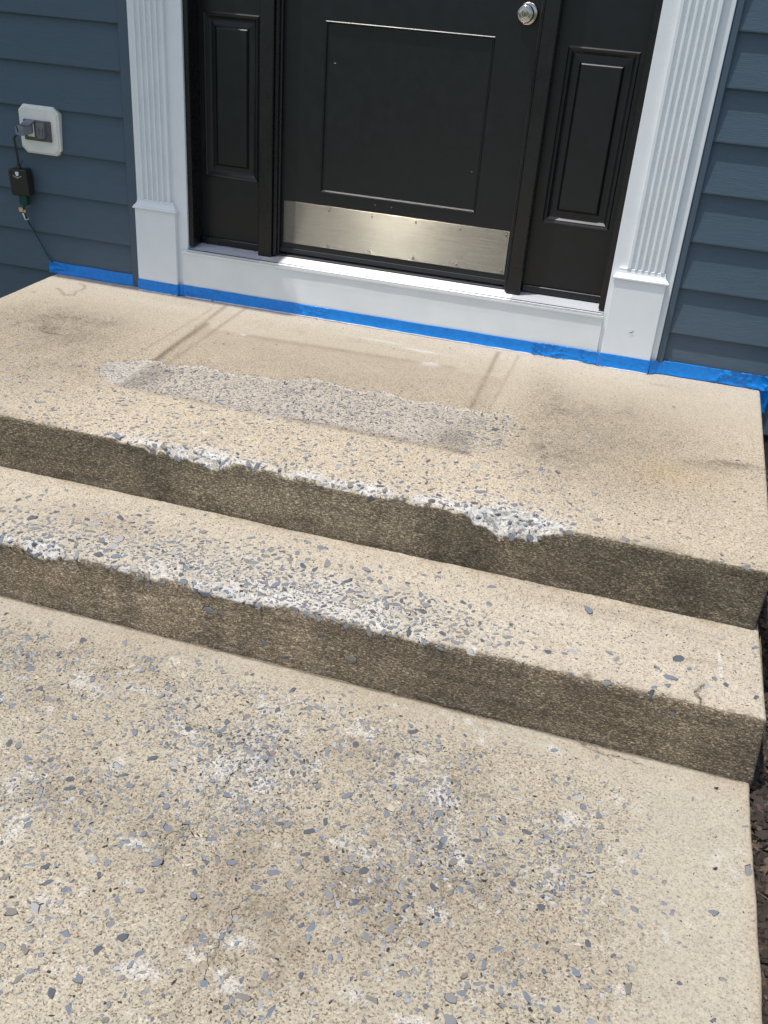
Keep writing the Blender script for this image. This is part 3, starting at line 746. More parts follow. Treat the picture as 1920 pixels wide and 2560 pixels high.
mask = np.zeros(X.shape + (3,)); mask[..., 0] = np.clip(0.68 + 0.3 * dirt_shade - 0.25 * white, 0.3, 1.0); mask[..., 1] = np.where(top, crust * 0.6, crust)
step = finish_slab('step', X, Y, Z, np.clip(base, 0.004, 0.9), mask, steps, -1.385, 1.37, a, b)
dens = (0.02 * sstep(-1.27, -1.36, Y) + 2.6 * den_blob + 0.30 * dd * sstep(-0.7, -0.5, X) * (1 - 0.96 * sstep(0.50, 0.75, X)) + 0.03 * blob(X, Y, 1.25, -1.5, 0.12, 0.10)) * np.where(top, 1, np.where(chip > 0, 0.8 * wn2, 0.004))
dsm = (0.7 + 1.8 * den_blob + 0.6 * f2) * sstep(-1.25, -1.28, Y) * np.where(top, 1, np.where(chip > 0, 1, 0.0))
scatter(step, X, Y, Z, dens, 1250, 8500, dsm, 0.0064, 0.40, 0.0032, 0.0150, ssize=1 + 0.5 * np.clip(den_blob, 0, 1), lift=0.03)

# ---------------- walkway
ZW = -(H1 + H2)
walk = None
xs = np.concatenate([np.linspace(-1.38, -0.75, 14)[:-1], dense_axis(-0.75, 1.372, 0.0042)])
yy = np.concatenate([np.linspace(-1.54, -2.66, 262)[:-1], np.linspace(-2.66, -6.0, 40)])
X = xs[:, None].repeat(len(yy), 1); Y = yy[None, :].repeat(len(xs), 0)
f1 = fbm(X, Y, 2.5, 4, 61); f2 = fbm(X, Y, 11, 5, 62); f3 = fbm(X, Y, 42, 4, 63); f4 = fbm(X, Y, 125, 3, 64)
X = X + np.where(X > 1.30, 0.006 * (fbm(Y, Y * 0, 12, 3, 3) - 0.5) * (X - 1.30) / 0.07, 0)
wornd = np.clip(sstep(1.24, 1.02, X) * sstep(-1.60, -1.72, Y), 0, 1)
Z = ZW + 0.006 * (f1 - 0.5) + wornd * (0.0030 * (f2 - 0.5) + 0.0026 * (f3 - 0.5)) + 0.0022 * (f4 - 0.5) * (0.4 + 0.6 * wornd)
base = np.broadcast_to(PALE, X.shape + (3,)).copy() * np.array((0.885, 0.895, 0.86))
base = base * (0.90 + 0.12 * f1 + 0.16 * (f2 - 0.5) + 0.16 * (f3 - 0.5))[..., None]
dirt_shade = 0.75 * blob(X, Y, 0.76, -1.80, 0.07, 0.06) + 0.50 * blob(X, Y, 0.55, -2.10, 0.22, 0.12) + 0.55 * blob(X, Y, 0.72, -2.19, 0.14, 0.08) + 0.35 * blob(X, Y, 0.48, -2.30, 0.22, 0.12) \
     + 0.45 * blob(X, Y, -0.20, -1.95, 0.15, 0.10) + 0.45 * blob(X, Y, 0.10, -2.16, 0.22, 0.06) + 0.40 * blob(X, Y, 0.90, -2.10, 0.20, 0.12) + 0.4 * blob(X, Y, 0.60, -2.40, 0.25, 0.10) \
     + 0.40 * blob(X, Y, 0.55, -1.80, 0.10, 0.08) + 0.35 * blob(X, Y, -0.30, -1.72, 0.25, 0.06) + 0.3 * blob(X, Y, 1.22, -1.79, 0.10, 0.025) + 0.30
dirt_shade = dirt_shade * np.where(X > 1.12, 0.5, 1) * np.clip(0.25 + 2.2 * (f2 - 0.34), 0, 1.1)
base = mix(base, np.array((0.20, 0.168, 0.122)), 0.72 * dirt_shade * (0.42 + 0.85 * sstep(0.38, 0.64, 0.4 * f3 + 0.6 * f4)))
softw = 0.45 * blob(X, Y, -0.25, -1.78, 0.35, 0.16) + 0.50 * blob(X, Y, 0.55, -2.22, 0.38, 0.17) + 0.42 * blob(X, Y, 0.70, -1.86, 0.30, 0.16) + 0.35 * blob(X, Y, 0.05, -2.12, 0.30, 0.10) + 0.25 * blob(X, Y, 1.0, -2.15, 0.25, 0.2)
base = mix(base, np.array((0.245, 0.212, 0.160)), softw * (0.35 + 1.0 * f1) * (0.45 + 0.9 * f2))
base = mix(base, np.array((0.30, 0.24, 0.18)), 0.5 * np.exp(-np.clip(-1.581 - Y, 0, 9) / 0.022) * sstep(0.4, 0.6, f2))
white = np.zeros(X.shape)
for cx, cy, rx, ry in ((-0.11, -2.17, 0.07, 0.09), (-0.12, -1.82, 0.10, 0.03), (-0.05, -1.785, 0.12, 0.03), (0.735, -1.861, 0.05, 0.04), (0.614, -2.074, 0.07, 0.03), (0.30, -1.90, 0.08, 0.14), (0.687, -2.352, 0.03, 0.02),
                       (0.998, -1.79, 0.02, 0.10), (0.45, -2.33, 0.04, 0.02), (0.50, -2.41, 0.04, 0.02), (0.05, -2.02, 0.03, 0.02), (0.20, -2.20, 0.06, 0.02), (0.87, -2.36, 0.06, 0.025), (0.98, -2.27, 0.05, 0.02),
                       (0.55, -1.62, 0.02, 0.01), (0.92, -1.63, 0.06, 0.010), (0.32, -2.44, 0.05, 0.02), (0.78, -2.02, 0.06, 0.04), (-0.28, -1.92, 0.05, 0.03), (0.11, -1.86, 0.05, 0.02)):
    white = np.maximum(white, blob(X, Y, cx, cy, rx, ry))
base = mix(base, WHITE * 0.95, 0.55 * sstep(-0.04, 0.30, (fbm(X, Y, 22, 5, 67, 0.6) - 0.5) * 1.6 + 0.42 * (white - 0.62)))
cw = X + 0.014 * (f3 - 0.5) * 2; cv = Y + 0.014 * (f4 - 0.5) * 2
ck = np.exp(-(segdist(cw, cv, [(0.123, -1.852), (0.20, -1.858), (0.236, -1.850), (0.278, -1.858), (0.295, -1.889), (0.287, -1.984), (0.280, -2.031), (0.268, -2.10), (0.258, -2.19), (0.272, -2.287)]) / 0.0036) ** 2) * sstep(0.32, 0.48, fbm(X, Y, 16, 3, 66))
ck2 = np.exp(-(segdist(cw, cv, [(0.45, -2.26), (0.44, -2.36), (0.42, -2.44), (0.43, -2.52)]) / 0.004) ** 2)
ck3 = np.exp(-(segdist(cw, cv, [(1.01, -1.592), (1.06, -1.604), (1.10, -1.597), (1.13, -1.606)]) / 0.0035) ** 2)
ckk = np.clip(ck + 0.8 * ck2 + ck3, 0, 1)
Z = Z - 0.004 * ckk
base = mix(base, BROWN * 0.8, 0.40 * ckk)
Zgrid = Z
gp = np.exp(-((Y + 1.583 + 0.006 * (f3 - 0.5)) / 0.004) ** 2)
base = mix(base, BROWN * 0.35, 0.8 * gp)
base = mix(base, np.array((0.40, 0.34, 0.25)), 0.6 * sstep(1.345, 1.372, X))
mask = np.zeros(X.shape + (3,)); mask[..., 0] = np.clip(0.48 + 0.46 * wornd + 0.3 * dirt_shade - 0.25 * white, 0.3, 1.0)
walk = finish_slab('walkway', X, Y, Z, np.clip(base, 0.004, 0.9), mask, None, -1.38, 1.378, np.ones_like(X), np.zeros_like(X))
walk['kind'] = 'structure'
dens = 0.30 + np.zeros(X.shape)
for cx, cy, rx, ry, k in ((0.30, -1.95, 0.11, 0.16, 2.2), (0.52, -1.85, 0.22, 0.12, 1.2), (0.90, -1.86, 0.16, 0.12, 0.6), (-0.20, -1.76, 0.28, 0.07, 2.0), (0.02, -1.90, 0.15, 0.06, 0.9), (-0.08, -2.16, 0.10, 0.08, 1.4), (-0.05, -1.80, 0.22, 0.05, 1.2),
                          (0.66, -2.10, 0.18, 0.14, 1.3), (0.80, -1.98, 0.20, 0.12, 0.7), (0.42, -2.03, 0.16, 0.05, 1.2), (0.10, -2.06, 0.14, 0.03, 0.9), (0.85, -2.33, 0.22, 0.07, 0.7), (0.30, -1.70, 0.16, 0.03, 0.8), (0.62, -1.72, 0.10, 0.06, 0.8), (1.0, -1.88, 0.05, 0.12, 0.8)):
    dens += k * blob(X, Y, cx, cy, rx, ry)
dens += 1.1 * white
dens *= sstep(0.30, 0.66, fbm(X, Y, 9, 4, 68)) * 1.6 + 0.25
dens *= (1 - 0.85 * sstep(1.05, 1.22, X)) * sstep(-1.60, -1.66, Y) * (0.5 + f2) * np.where(Y < -2.75, 0.0, 1)
dsm = (0.45 + 0.8 * dens) * sstep(-1.585, -1.64, Y) * np.where(Y < -2.7, 0, 1)
scatter(walk, X, Y, Z, dens, 3300, 16000, dsm, 0.0053, 0.38, 0.0028, 0.0108, ssize=1 + 0.35 * wornd, lift=0.05)

def crack(pts, wmax, seed, parent, zf):
    r = np.random.default_rng(seed); P = [np.array(p, float) for p in pts]
    for it in range(4):
        Q = [P[0]]
        for q0, q1 in zip(P[:-1], P[1:]):
            d = q1 - q0; m_ = (q0 + q1) / 2 + np.array((-d[1], d[0])) * r.normal(0, 0.13); Q += [m_, q1]
        P = Q
    V = []; F = []
    for i, p in enumerate(P):
        d = P[min(i + 1, len(P) - 1)] - P[max(i - 1, 0)]; d = d / (np.linalg.norm(d) + 1e-9); nn = np.array((-d[1], d[0]))
        w = 0.68 * wmax * (0.15 + 0.85 * r.random() ** 1.5) * min(1, 4 * min(i + 1, len(P) - i) / len(P))
        for sg in (-1, 1):
            q = p + nn * sg * w / 2; V.append((q[0], q[1], zf(q[0], q[1]) + 0.0005))
        if i: F.append((2 * i - 2, 2 * i - 1, 2 * i + 1, 2 * i))
    return mesh('crack', V, F, CREV, parent)
def walk_z(x, y): return float(Zgrid[np.argmin(np.abs(xs - x)), np.argmin(np.abs(yy - y))])
crack([(0.10, -1.835), (0.123, -1.852), (0.20, -1.858), (0.236, -1.850), (0.278, -1.858)], 0.0034, 1, walk, walk_z)
crack([(0.295, -1.889), (0.292, -1.93), (0.287, -1.984), (0.280, -2.031)], 0.0045, 2, walk, walk_z)
crack([(0.272, -2.07), (0.262, -2.13), (0.250, -2.19), (0.262, -2.26)], 0.0030, 3, walk, walk_z)
crack([(0.455, -2.20), (0.44, -2.30), (0.43, -2.38), (0.42, -2.47)], 0.0034, 4, walk, walk_z)
crack([(1.00, -1.592), (1.04, -1.600), (1.06, -1.606), (1.09, -1.598), (1.13, -1.607), (1.16, -1.625)], 0.0036, 5, walk, walk_z)
crack([(1.235, -1.585), (1.232, -1.56), (1.217, -1.538), (1.230, -1.515), (1.240, -1.498)], 0.0026, 6, step, lambda x, y: -H1 + 0.0012)
crack([(-1.055, -0.588), (-1.03, -0.600), (-1.0, -0.598), (-0.98, -0.592)], 0.0040, 7, landing, lambda x, y: 0.0014)

# ------------------------------------------------------------------ house wall with siding
house = thing('house_wall', 'house wall of dark blue horizontal vinyl siding on both sides of the black door', 'wall', (0, 0.05, -0.46))
SP = 0.1573
def siding_board(x0, x1, z0, k):
    # drop profile: lip, face, top lock; slightly wavy along its length
    xsb = np.linspace(x0, x1, 25)
    prof = [(0.046, 0.004), (0.0315, 0.0005), (0.0300, 0.0025), (0.0300, 0.006), (0.0375, SP * 0.5), (0.0452, SP + 0.006)]
    loops = []
    for x in xsb:
        w = 0.0010 * (float(fbm(np.array(x), np.array(z0), 2.2, 3, 70 + k)) - 0.5) * 2
        loops.append([(x, y + w, z0 + z + w * 0.6) for y, z in prof])
    mb = MB(); mb.loft(loops, cap=False, closed=False)
    o = mb.build('siding_board', MAT['siding'], house)
    return o
for i in range(-1, 18):
    siding_board(-3.6, -1.041, 0.002 + SP * i, i + 2)
    siding_board(1.045, 3.4, -0.006 + SP * i, i + 40)
siding_board(-3.6, -1.392, 0.002 - 2 * SP, 91)
def channel(x0, x1, name='siding_channel'):
    mb = MB()
    # receiving channel: outer flange towards the boards with a lip
    inner = x1 if x0 < 0 else x0; outer = x0 if x0 < 0 else x1
    mb.box(min(x0, x1), max(x0, x1), 0.0235, 0.052, 0.0, 2.8, 0.002)
    return mb.build(name, MAT['channel'], house)
channel(-1.042, -1.0); channel(1.024, 1.046)
mb = MB(); mb.box(-3.6, -0.84, 0.056, 0.30, -0.20, 2.85); mb.build('sheathing', MAT['foundation'], house)
mb = MB(); mb.box(0.86, 3.4, 0.056, 0.30, -0.165, 2.85); mb.build('sheathing', MAT['foundation'], house)
mb = MB(); mb.box(-0.84, 0.86, 0.056, 0.30, 2.36, 2.85); mb.build('sheathing', MAT['foundation'], house)
mb = MB(); mb.box(-0.84, 0.86, 0.20, 0.30, -0.20, 2.36); mb.build('sheathing', MAT['foundation'], house)  # unseen box added behind the door to stop light leaking through
mb = MB(); mb.box(-3.6, 3.4, 0.052, 0.30, -0.46, -0.20); mb.build('foundation', MAT['foundation'], house)
# roof overhang above the left half of the wall (out of view; it shades the left siding and trim)
mb = MB(); mb.box(-3.6, -1.10, -0.435, 0.056, 2.80, 2.83); mb.build('soffit', MAT['soffit'], house)
mb = MB(); mb.box(-3.6, -1.09, -0.455, -0.4355, 2.78, 2.97); mb.build('fascia', MAT['soffit'], house)

# ------------------------------------------------------------------ pilasters
def pilaster(sgn, label):
    t = thing('pilaster', label, 'pilaster', (sgn * 0.915, 0.02, 0), 'white pilasters beside the door')
    X_ = lambda u, v: (min(sgn * u, sgn * v), max(sgn * u, sgn * v))
    x0, x1 = X_(0.790 if sgn < 0 else 0.812, 1.000 if sgn < 0 else 1.0225)
    mb = MB(); mb.box(x0, x1, 0.0195, 0.056, 0.0, 2.32, 0.0015); mb.build('backing_board', MAT['white'], t)
    # fluted shaft
    xa, xb = X_(0.852 if sgn < 0 else 0.862, 0.974 if sgn < 0 else 0.986)
    pts = [(xa, 0.0195), (xa, 0.006), (xa + 0.002, 0.004)]
    c0 = (xa + xb) / 2
    for k in range(-2, 3):
        c = c0 + k * 0.0215; r = 0.0080
        for q in range(9):
            th = math.pi * q / 8
            pts.append((c - r * math.cos(th), 0.004 + 0.0105 * max(0.0, math.sin(th)) ** 0.55))
    pts += [(xb - 0.002, 0.004), (xb, 0.006), (xb, 0.0195)]
    mb = MB(); mb.loft([[(x, y, z) for x, y in pts] for z in (0.3561, 1.0, 1.6, 2.31)], cap=True)
    mb.build('fluted_shaft', MAT['white'], t)
    xa, xb = X_(0.831 if sgn < 0 else 0.828, 1.001)
    mb = MB(); mb.box(xa, xb, 0.0, 0.0192, 0.0005, 0.3175, 0.0015)
    pl = mb.build('plinth', MAT['white'], t)
    prof = [(0.000, 0.3178), (0.004, 0.3185), (0.0065, 0.3205), (0.0065, 0.3250), (0.003, 0.3275), (0.003, 0.3300), (-0.001, 0.3330), (-0.006, 0.3400), (-0.0085, 0.3480), (-0.0085, 0.3535), (-0.010, 0.3558)]
    mb = MB(); mb.loft([[(xa - d, 0.0190, z), (xa - d, 0.0 - d * 0.8, z), (xb + d, 0.0 - d * 0.8, z), (xb + d, 0.0190, z)] for d, z in prof], cap=True)
    mb.build('cap_moulding', MAT['white'], pl)
    return t
pilaster(-1, 'white fluted pilaster and plinth next to the wall outlet')
pilaster(1, 'white fluted pilaster and plinth on the doorknob side of the door')

# ------------------------------------------------------------------ door frame, sidelights, sill
fr = thing('door_frame', 'black door frame with two panelled sidelights above a white sill board', 'door frame', (0, 0.06, 0))
for x0, x1 in ((-0.8, -0.772), (0.79, 0.83)):
    mb = MB(); mb.box(x0 if x0 > 0 else -0.812, x1, 0.030, 0.16, 0.196, 2.30, 0.002); mb.build('jamb', MAT['blackf'], fr)
mb = MB(); mb.box(-0.812, 0.83, 0.030, 0.16, 2.301, 2.355, 0.002); mb.build('head_jamb', MAT['blackf'], fr)
mb = MB(); mb.box(-1.04, 1.06, 0.004, 0.0555, 2.3565, 2.62, 0.003); mb.build('header_board', MAT['white'], fr)
for sgn in (-1, 1):
    mb = MB()
    xa, xb = (-0.516, -0.463) if sgn < 0 else (0.453, 0.503)
    mb.box(xa, xb, 0.060, 0.150, 0.188, 2.30, 0.003)
    m = mb.build('mullion', MAT['blackf'], fr)
    # stop with rounded edge towards the door, weatherstrip behind
    mb = MB()
    if sgn < 0: mb.box(xb, xb + 0.014, 0.074, 0.108, 0.197, 2.30, 0.003)
    else: mb.box(xa - 0.010, xa, 0.074, 0.108, 0.197, 2.30, 0.003)
    mb.build('stop', MAT['blackf'], m)
    mb = MB()
    if sgn < 0: mb.box(xb + 0.004, xb + 0.019, 0.0935, 0.106, 0.198, 2.30, 0.003)
    else: mb.box(xa - 0.015, xa - 0.004, 0.0935, 0.106, 0.198, 2.30, 0.003)
    mb.build('weatherstrip', MAT['rubber'], m)
def panelled(mbk, xa, xb, za, zb, holes, y):
    xsp = sorted({xa, xb, *[h[0] for h in holes], *[h[1] for h in holes]}); zsp = sorted({za, zb, *[h[2] for h in holes], *[h[3] for h in holes]})
    for i in range(len(xsp) - 1):
        for j in range(len(zsp) - 1):
            cx = (xsp[i] + xsp[i + 1]) / 2; cz = (zsp[j] + zsp[j + 1]) / 2
            if any(h[0] < cx < h[1] and h[2] < cz < h[3] for h in holes): continue
            mbk.add([(xsp[i], y, zsp[j]), (xsp[i + 1], y, zsp[j]), (xsp[i + 1], y, zsp[j + 1]), (xsp[i], y, zsp[j + 1])], [(0, 1, 2, 3)])
    mbk.add([(xa, y, za), (xb, y, za), (xb, y + 0.035, za), (xa, y + 0.035, za)], [(0, 3, 2, 1)])
    mbk.add([(xa, y, zb), (xb, y, zb), (xb, y + 0.035, zb), (xa, y + 0.035, zb)], [(0, 1, 2, 3)])
    mbk.add([(xa, y, za), (xa, y, zb), (xa, y + 0.035, zb), (xa, y + 0.035, za)], [(0, 1, 2, 3)])
    mbk.add([(xb, y, za), (xb, y, zb), (xb, y + 0.035, zb), (xb, y + 0.035, za)], [(3, 2, 1, 0)])
def moulded(xa, xb, za, zb, y, parent, mat):
    mb = MB()
    mb.rings([(xa, xb, za, zb, y), (xa + 0.004, xb - 0.004, za + 0.004, zb - 0.004, y - 0.0025), (xa + 0.009, xb - 0.009, za + 0.009, zb - 0.009, y + 0.0005),
              (xa + 0.0125, xb - 0.0125, za + 0.0125, zb - 0.0125, y + 0.0005), (xa + 0.021, xb - 0.021, za + 0.021, zb - 0.021, y + 0.0095), (xa + 0.027, xb - 0.027, za + 0.027, zb - 0.027, y + 0.0110),
              (xa + 0.043, xb - 0.043, za + 0.043, zb - 0.043, y + 0.0095), (xa + 0.051, xb - 0.051, za + 0.051, zb - 0.051, y + 0.0020), (xa + 0.054, xb - 0.054, za + 0.054, zb - 0.054, y + 0.0015)])
    return mb.build('raised_panel', mat, parent)
for xa, xb, ha, hb in ((-0.7715, -0.5165, -0.753, -0.536), (0.5035, 0.7895, 0.540, 0.772)):
    mb = MB(); holes = [(ha, hb, 0.449, 1.010), (ha, hb, 1.24, 2.16)]
    panelled(mb, xa, xb, 0.206, 2.30, holes, 0.110)
    sl = mb.build('sidelight', MAT['black'], fr)
    moulded(ha, hb, 0.449, 1.010, 0.110, sl, MAT['black']); moulded(ha, hb, 1.24, 2.16, 0.110, sl, MAT['black'])
    mb = MB(); mb.box(xa + 0.001, xb - 0.001, 0.100, 0.1095, 0.1965, 0.222, 0.002); mb.build('bottom_stop', MAT['blackf'], sl)
# sill: aluminium plate with a nose, then the white board below
mb = MB()
prof = [(0.0085, 0.1800), (0.0085, 0.1855), (0.0105, 0.1865), (0.040, 0.1885), (0.062, 0.1915), (0.105, 0.1945), (0.150, 0.1955), (0.150, 0.1800)]
for xa, xb, mt in ((-0.7885, -0.4895, 'sill2'), (-0.4893, 0.4783, 'sill'), (0.4785, 0.8105, 'sill2')):
    mb = MB(); mb.loft([[(x, y, z) for y, z in prof] for x in (xa, xb)], cap=True)
    sp = mb.build('sill_plate', MAT[mt], fr)
    uv = sp.data.uv_layers.new(name='UVMap')
    for lp in sp.data.loops:
        c = sp.data.vertices[lp.vertex_index].co; uv.data[lp.index].uv = (c.y + c.z, c.x)
mb = MB(); mb.box(-0.7885, 0.8105, 0.0145, 0.0175, 0.1868, 0.1886); mb.build('groove_line', MAT['rubber'], sp)
mb = MB(); mb.box(-0.452, 0.438, 0.094, 0.112, 0.1938, 0.2005, 0.002); mb.build('threshold_riser', MAT['rubber'], sp)
nxb = 60
loops = []
for x in np.linspace(-0.8105, 0.8135, nxb):
    w = 0.0022 * (float(fbm(np.array(x), np.array(0.0), 5, 3, 80)) - 0.5)
    loops.append([(x, 0.0190, 0.0005), (x, 0.0110 + w * 0.4, 0.0005), (x, 0.0112 + w, 0.06), (x, 0.0116 + w * 1.2, 0.12), (x, 0.0110 + w * 0.3, 0.168), (x, 0.0065, 0.1715), (x, 0.0062, 0.1785), (x, 0.0190, 0.1792)])
mb = MB(); mb.loft(loops, cap=True); mb.build('sill_board', MAT['apron'], fr)

# ------------------------------------------------------------------ door leaf
dr = thing('front_door', 'black panelled front door with brushed metal kick plate and round knob', 'door', (0, 0.13, 0.20))
mb = MB(); panelled(mb, -0.448, 0.443, 0.2065, 2.295, [(-0.287, 0.294, 0.4516, 1.0105), (-0.287, 0.294, 1.26, 2.12)], 0.110)
mb.build('slab', MAT['black'], dr)
for za, zb in ((0.4516, 1.0105), (1.26, 2.12)):
    xa, xb = -0.287, 0.294
    mb = MB(); mb.rings([(xa - 0.0045, xb + 0.0045, za - 0.0045, zb + 0.0045, 0.1098), (xa - 0.0024, xb + 0.0024, za - 0.0024, zb + 0.0024, 0.1077), (xa, xb, za, zb, 0.1076), (xa + 0.0042, xb - 0.0042, za + 0.0042, zb - 0.0042, 0.1144), (xa + 0.0052, xb - 0.0052, za + 0.0052, zb - 0.0052, 0.1147)])
    mb.build('panel', MAT['black'], dr)
mb = MB(); mb.box(-0.446, 0.441, 0.1065, 0.1098, 0.2070, 0.2250, 0.001); mb.build('door_sweep', MAT['rubber'], dr)
# kick plate with UVs for the brushing direction
kx0, kx1, kz0, kz1 = -0.432, 0.432, 0.2446, 0.4003
mb = MB(); mb.box(kx0, kx1, 0.1085, 0.1099, kz0, kz1, 0.0006)
kp = mb.build('kick_plate', MAT['brush'], dr)
uv = kp.data.uv_layers.new(name='UVMap')
for lp in kp.data.loops:
    c = kp.data.vertices[lp.vertex_index].co; uv.data[lp.index].uv = (c.z, c.x)
for zrow in (kz1 - 0.0135, kz0 + 0.0135):
    for k in range(6):
        x = kx0 + 0.012 + (kx1 - kx0 - 0.024) * k / 5
        mb = MB(); mb.lathe_y([(0.0001, 0.1060), (0.0022, 0.1063), (0.0038, 0.1075), (0.0042, 0.1086)], x, zrow, 12)
        mb.build('screw', MAT['screw'], kp, True)
# knob
KX, KZ = 0.396, 1.090
mb = MB(); mb.lathe_y([(0.0001, 0.0990), (0.0285, 0.0990), (0.0312, 0.1000), (0.0330, 0.1022), (0.0340, 0.1060), (0.0342, 0.1099)], KX, KZ)
mb.build('rosette', MAT['nickel'], dr, True)
mb = MB()
mb.lathe_y([(0.0145, 0.0989), (0.0140, 0.088), (0.0135, 0.080), (0.0150, 0.074), (0.0205, 0.0685), (0.0250, 0.0630), (0.0272, 0.0570), (0.0275, 0.0520), (0.0262, 0.0470), (0.0235, 0.0435), (0.0215, 0.0425), (0.0205, 0.0435),
            (0.0190, 0.0428), (0.0150, 0.0415), (0.0120, 0.0412), (0.0100, 0.0412), (0.0092, 0.0440)], KX, KZ)
kn = mb.build('knob', MAT['nickel'], dr, True)
mb = MB(); mb.lathe_y([(0.0090, 0.0445), (0.0086, 0.0420), (0.0078, 0.0414), (0.0001, 0.0412)], KX, KZ, 32); mb.build('lock_cylinder', MAT['nickel'], kn)
mb = MB(); mb.box(KX - 0.0010, KX + 0.0010, 0.0404, 0.0411, KZ - 0.0055, KZ + 0.0055); mb.build('keyhole', MAT['keyway'], kn)
# chipped paint flecks on the leaf
for x, z, r in ((-0.255, 0.885, 0.004), (0.268, 0.585, 0.003), (-0.075, 0.428, 0.0025), (-0.012, 0.427, 0.0035), (0.07, 0.4145, 0.0016)):
    pts = [(x + r * random.uniform(0.6, 1.5) * math.cos(k * 1.05), 0.1092 if abs(x) < 0.28 and z > 0.452 else 0.1092, z + 0.5 * r * random.uniform(0.5, 1.2) * math.sin(k * 1.05)) for k in range(6)]
    yb = 0.1148 if (abs(x) < 0.28 and 0.46 < z < 1.0) else 0.1101
    mb = MB(); mb.loft([[(p[0], yb, p[2]) for p in pts], [(p[0], yb - 0.0006, p[2]) for p in pts]]); mb.build('paint_chip', MAT['logog'], dr)

# ------------------------------------------------------------------ outlet, plug timer, cord
out = thing('outdoor_outlet', 'grey weatherproof outlet cover on a cream octagonal mounting block', 'outlet', (-1.40, 0.02, 0.46))
def octo(x0, x1, z0, z1, c, y): return [(x0 + c, y, z0), (x1 - c, y, z0), (x1, y, z0 + c), (x1, y, z1 - c), (x1 - c, y, z1), (x0 + c, y, z1), (x0, y, z1 - c), (x0, y, z0 + c)]
mb = MB(); mb.loft([octo(-1.4865, -1.3145, 0.4655, 0.6405, 0.022, 0.046), octo(-1.4865, -1.3145, 0.4655, 0.6405, 0.022, 0.0220), octo(-1.484, -1.317, 0.468, 0.638, 0.021, 0.0195), octo(-1.4815, -1.3195, 0.4705, 0.6355, 0.020, 0.0185), octo(-1.480, -1.321, 0.472, 0.634, 0.020, 0.0150), octo(-1.478, -1.323, 0.474, 0.632, 0.020, 0.0135)])
mb.build('mounting_block', MAT['block'], out)
mb = MB(); mb.box(-1.459, -1.344, 0.0040, 0.0133, 0.516, 0.590, 0.002); cv = mb.build('cover_plate', MAT['grey'], out)
mb = MB(); mb.box(-1.418, -1.400, 0.0015, 0.0039, 0.583, 0.588, 0.0008); mb.build('hinge', MAT['grey'], cv)
mb = MB(); mb.box(-1.395, -1.362, 0.0012, 0.0039, 0.584, 0.589, 0.0008); mb.build('hinge', MAT['greyl'], cv)
mb = MB(); mb.loft([[(-1.4005, 0.0038, 0.584), (-1.3635, 0.0038, 0.584), (-1.3635, 0.0038, 0.533), (-1.371, 0.0038, 0.525), (-1.393, 0.0038, 0.525), (-1.4005, 0.0038, 0.533)],
                    [(-1.399, -0.003, 0.582), (-1.365, -0.003, 0.582), (-1.365, -0.0065, 0.534), (-1.372, -0.007, 0.527), (-1.392, -0.007, 0.527), (-1.399, -0.0065, 0.534)]])
fl = mb.build('cover_flap', MAT['greyl'], out)
mb = MB(); mb.box(-1.393, -1.386, -0.0085, -0.0060, 0.534, 0.566, 0.0008); mb.build('rib', MAT['greyl'], fl)
mb = MB(); mb.box(-1.378, -1.371, -0.0085, -0.0060, 0.534, 0.566, 0.0008); mb.build('rib', MAT['greyl'], fl)
# raised flap over the left socket
mb = MB(); mb.loft([[(-1.445, 0.0035, 0.589), (-1.408, 0.0035, 0.589), (-1.410, 0.0035, 0.580), (-1.443, 0.0035, 0.580)], [(-1.447, -0.034, 0.575), (-1.412, -0.034, 0.575), (-1.413, -0.032, 0.572), (-1.446, -0.032, 0.572)]])
mb.build('cover_flap', MAT['plug'], out)
mb = MB(); mb.box(-1.441, -1.412, 0.0005, 0.0038, 0.530, 0.578, 0.001); mb.build('socket', MAT['block'], out)

tm = thing('plug_in_timer', 'black cord timer box hanging from its plug below the outlet', 'timer', (-1.49, -0.005, 0.30))
mb = MB(); mb.loft([[(-1.444 + dx * 0.017 + sh, y, 0.555 + dz * 0.017 + sh * 0.4) for dx, dz in ((-1, -0.8), (-0.8, -1), (0.8, -1), (1, -0.8), (1, 0.8), (0.8, 1), (-0.8, 1), (-1, 0.8))] for y, sh in ((0.0003, 0.012), (-0.008, 0.010), (-0.018, 0.004), (-0.034, -0.006), (-0.036, -0.007))])
pg = mb.build('plug', MAT['plug'], tm)
mb = MB(); mb.loft([[(-1.464, -0.0362, 0.568), (-1.460, -0.0362, 0.570), (-1.453, -0.0362, 0.547), (-1.457, -0.0362, 0.545)], [(-1.464, -0.0372, 0.568), (-1.460, -0.0372, 0.570), (-1.453, -0.0372, 0.547), (-1.457, -0.0372, 0.545)]]); mb.build('grip_slot', MAT['bplastic'], pg)
mb = MB(); mb.tube(catmull([(-1.455, -0.026, 0.540), (-1.470, -0.028, 0.534), (-1.486, -0.022, 0.520), (-1.492, -0.012, 0.490), (-1.4945, -0.004, 0.450), (-1.497, 0.000, 0.405)], 8), 0.0042, 8); mb.build('cord', MAT['bplastic'], tm, True)
mb = MB(); mb.tube(catmull([(-1.496, 0.000, 0.402), (-1.497, 0.000, 0.418), (-1.496, 0.000, 0.428)], 4), [0.0085] * 3 + [0.0075] * 2 + [0.006] * 2 + [0.005] * 2, 10); mb.build('strain_relief', MAT['bplastic'], tm, True)
mb = MB(); mb.tube(catmull([(-1.491, -0.004, 0.412), (-1.482, -0.006, 0.424), (-1.474, -0.006, 0.431), (-1.470, -0.006, 0.436), (-1.474, -0.006, 0.439), (-1.478, -0.006, 0.434)], 6), 0.0016, 6); mb.build('hanging_loop', MAT['bplastic'], tm, True)
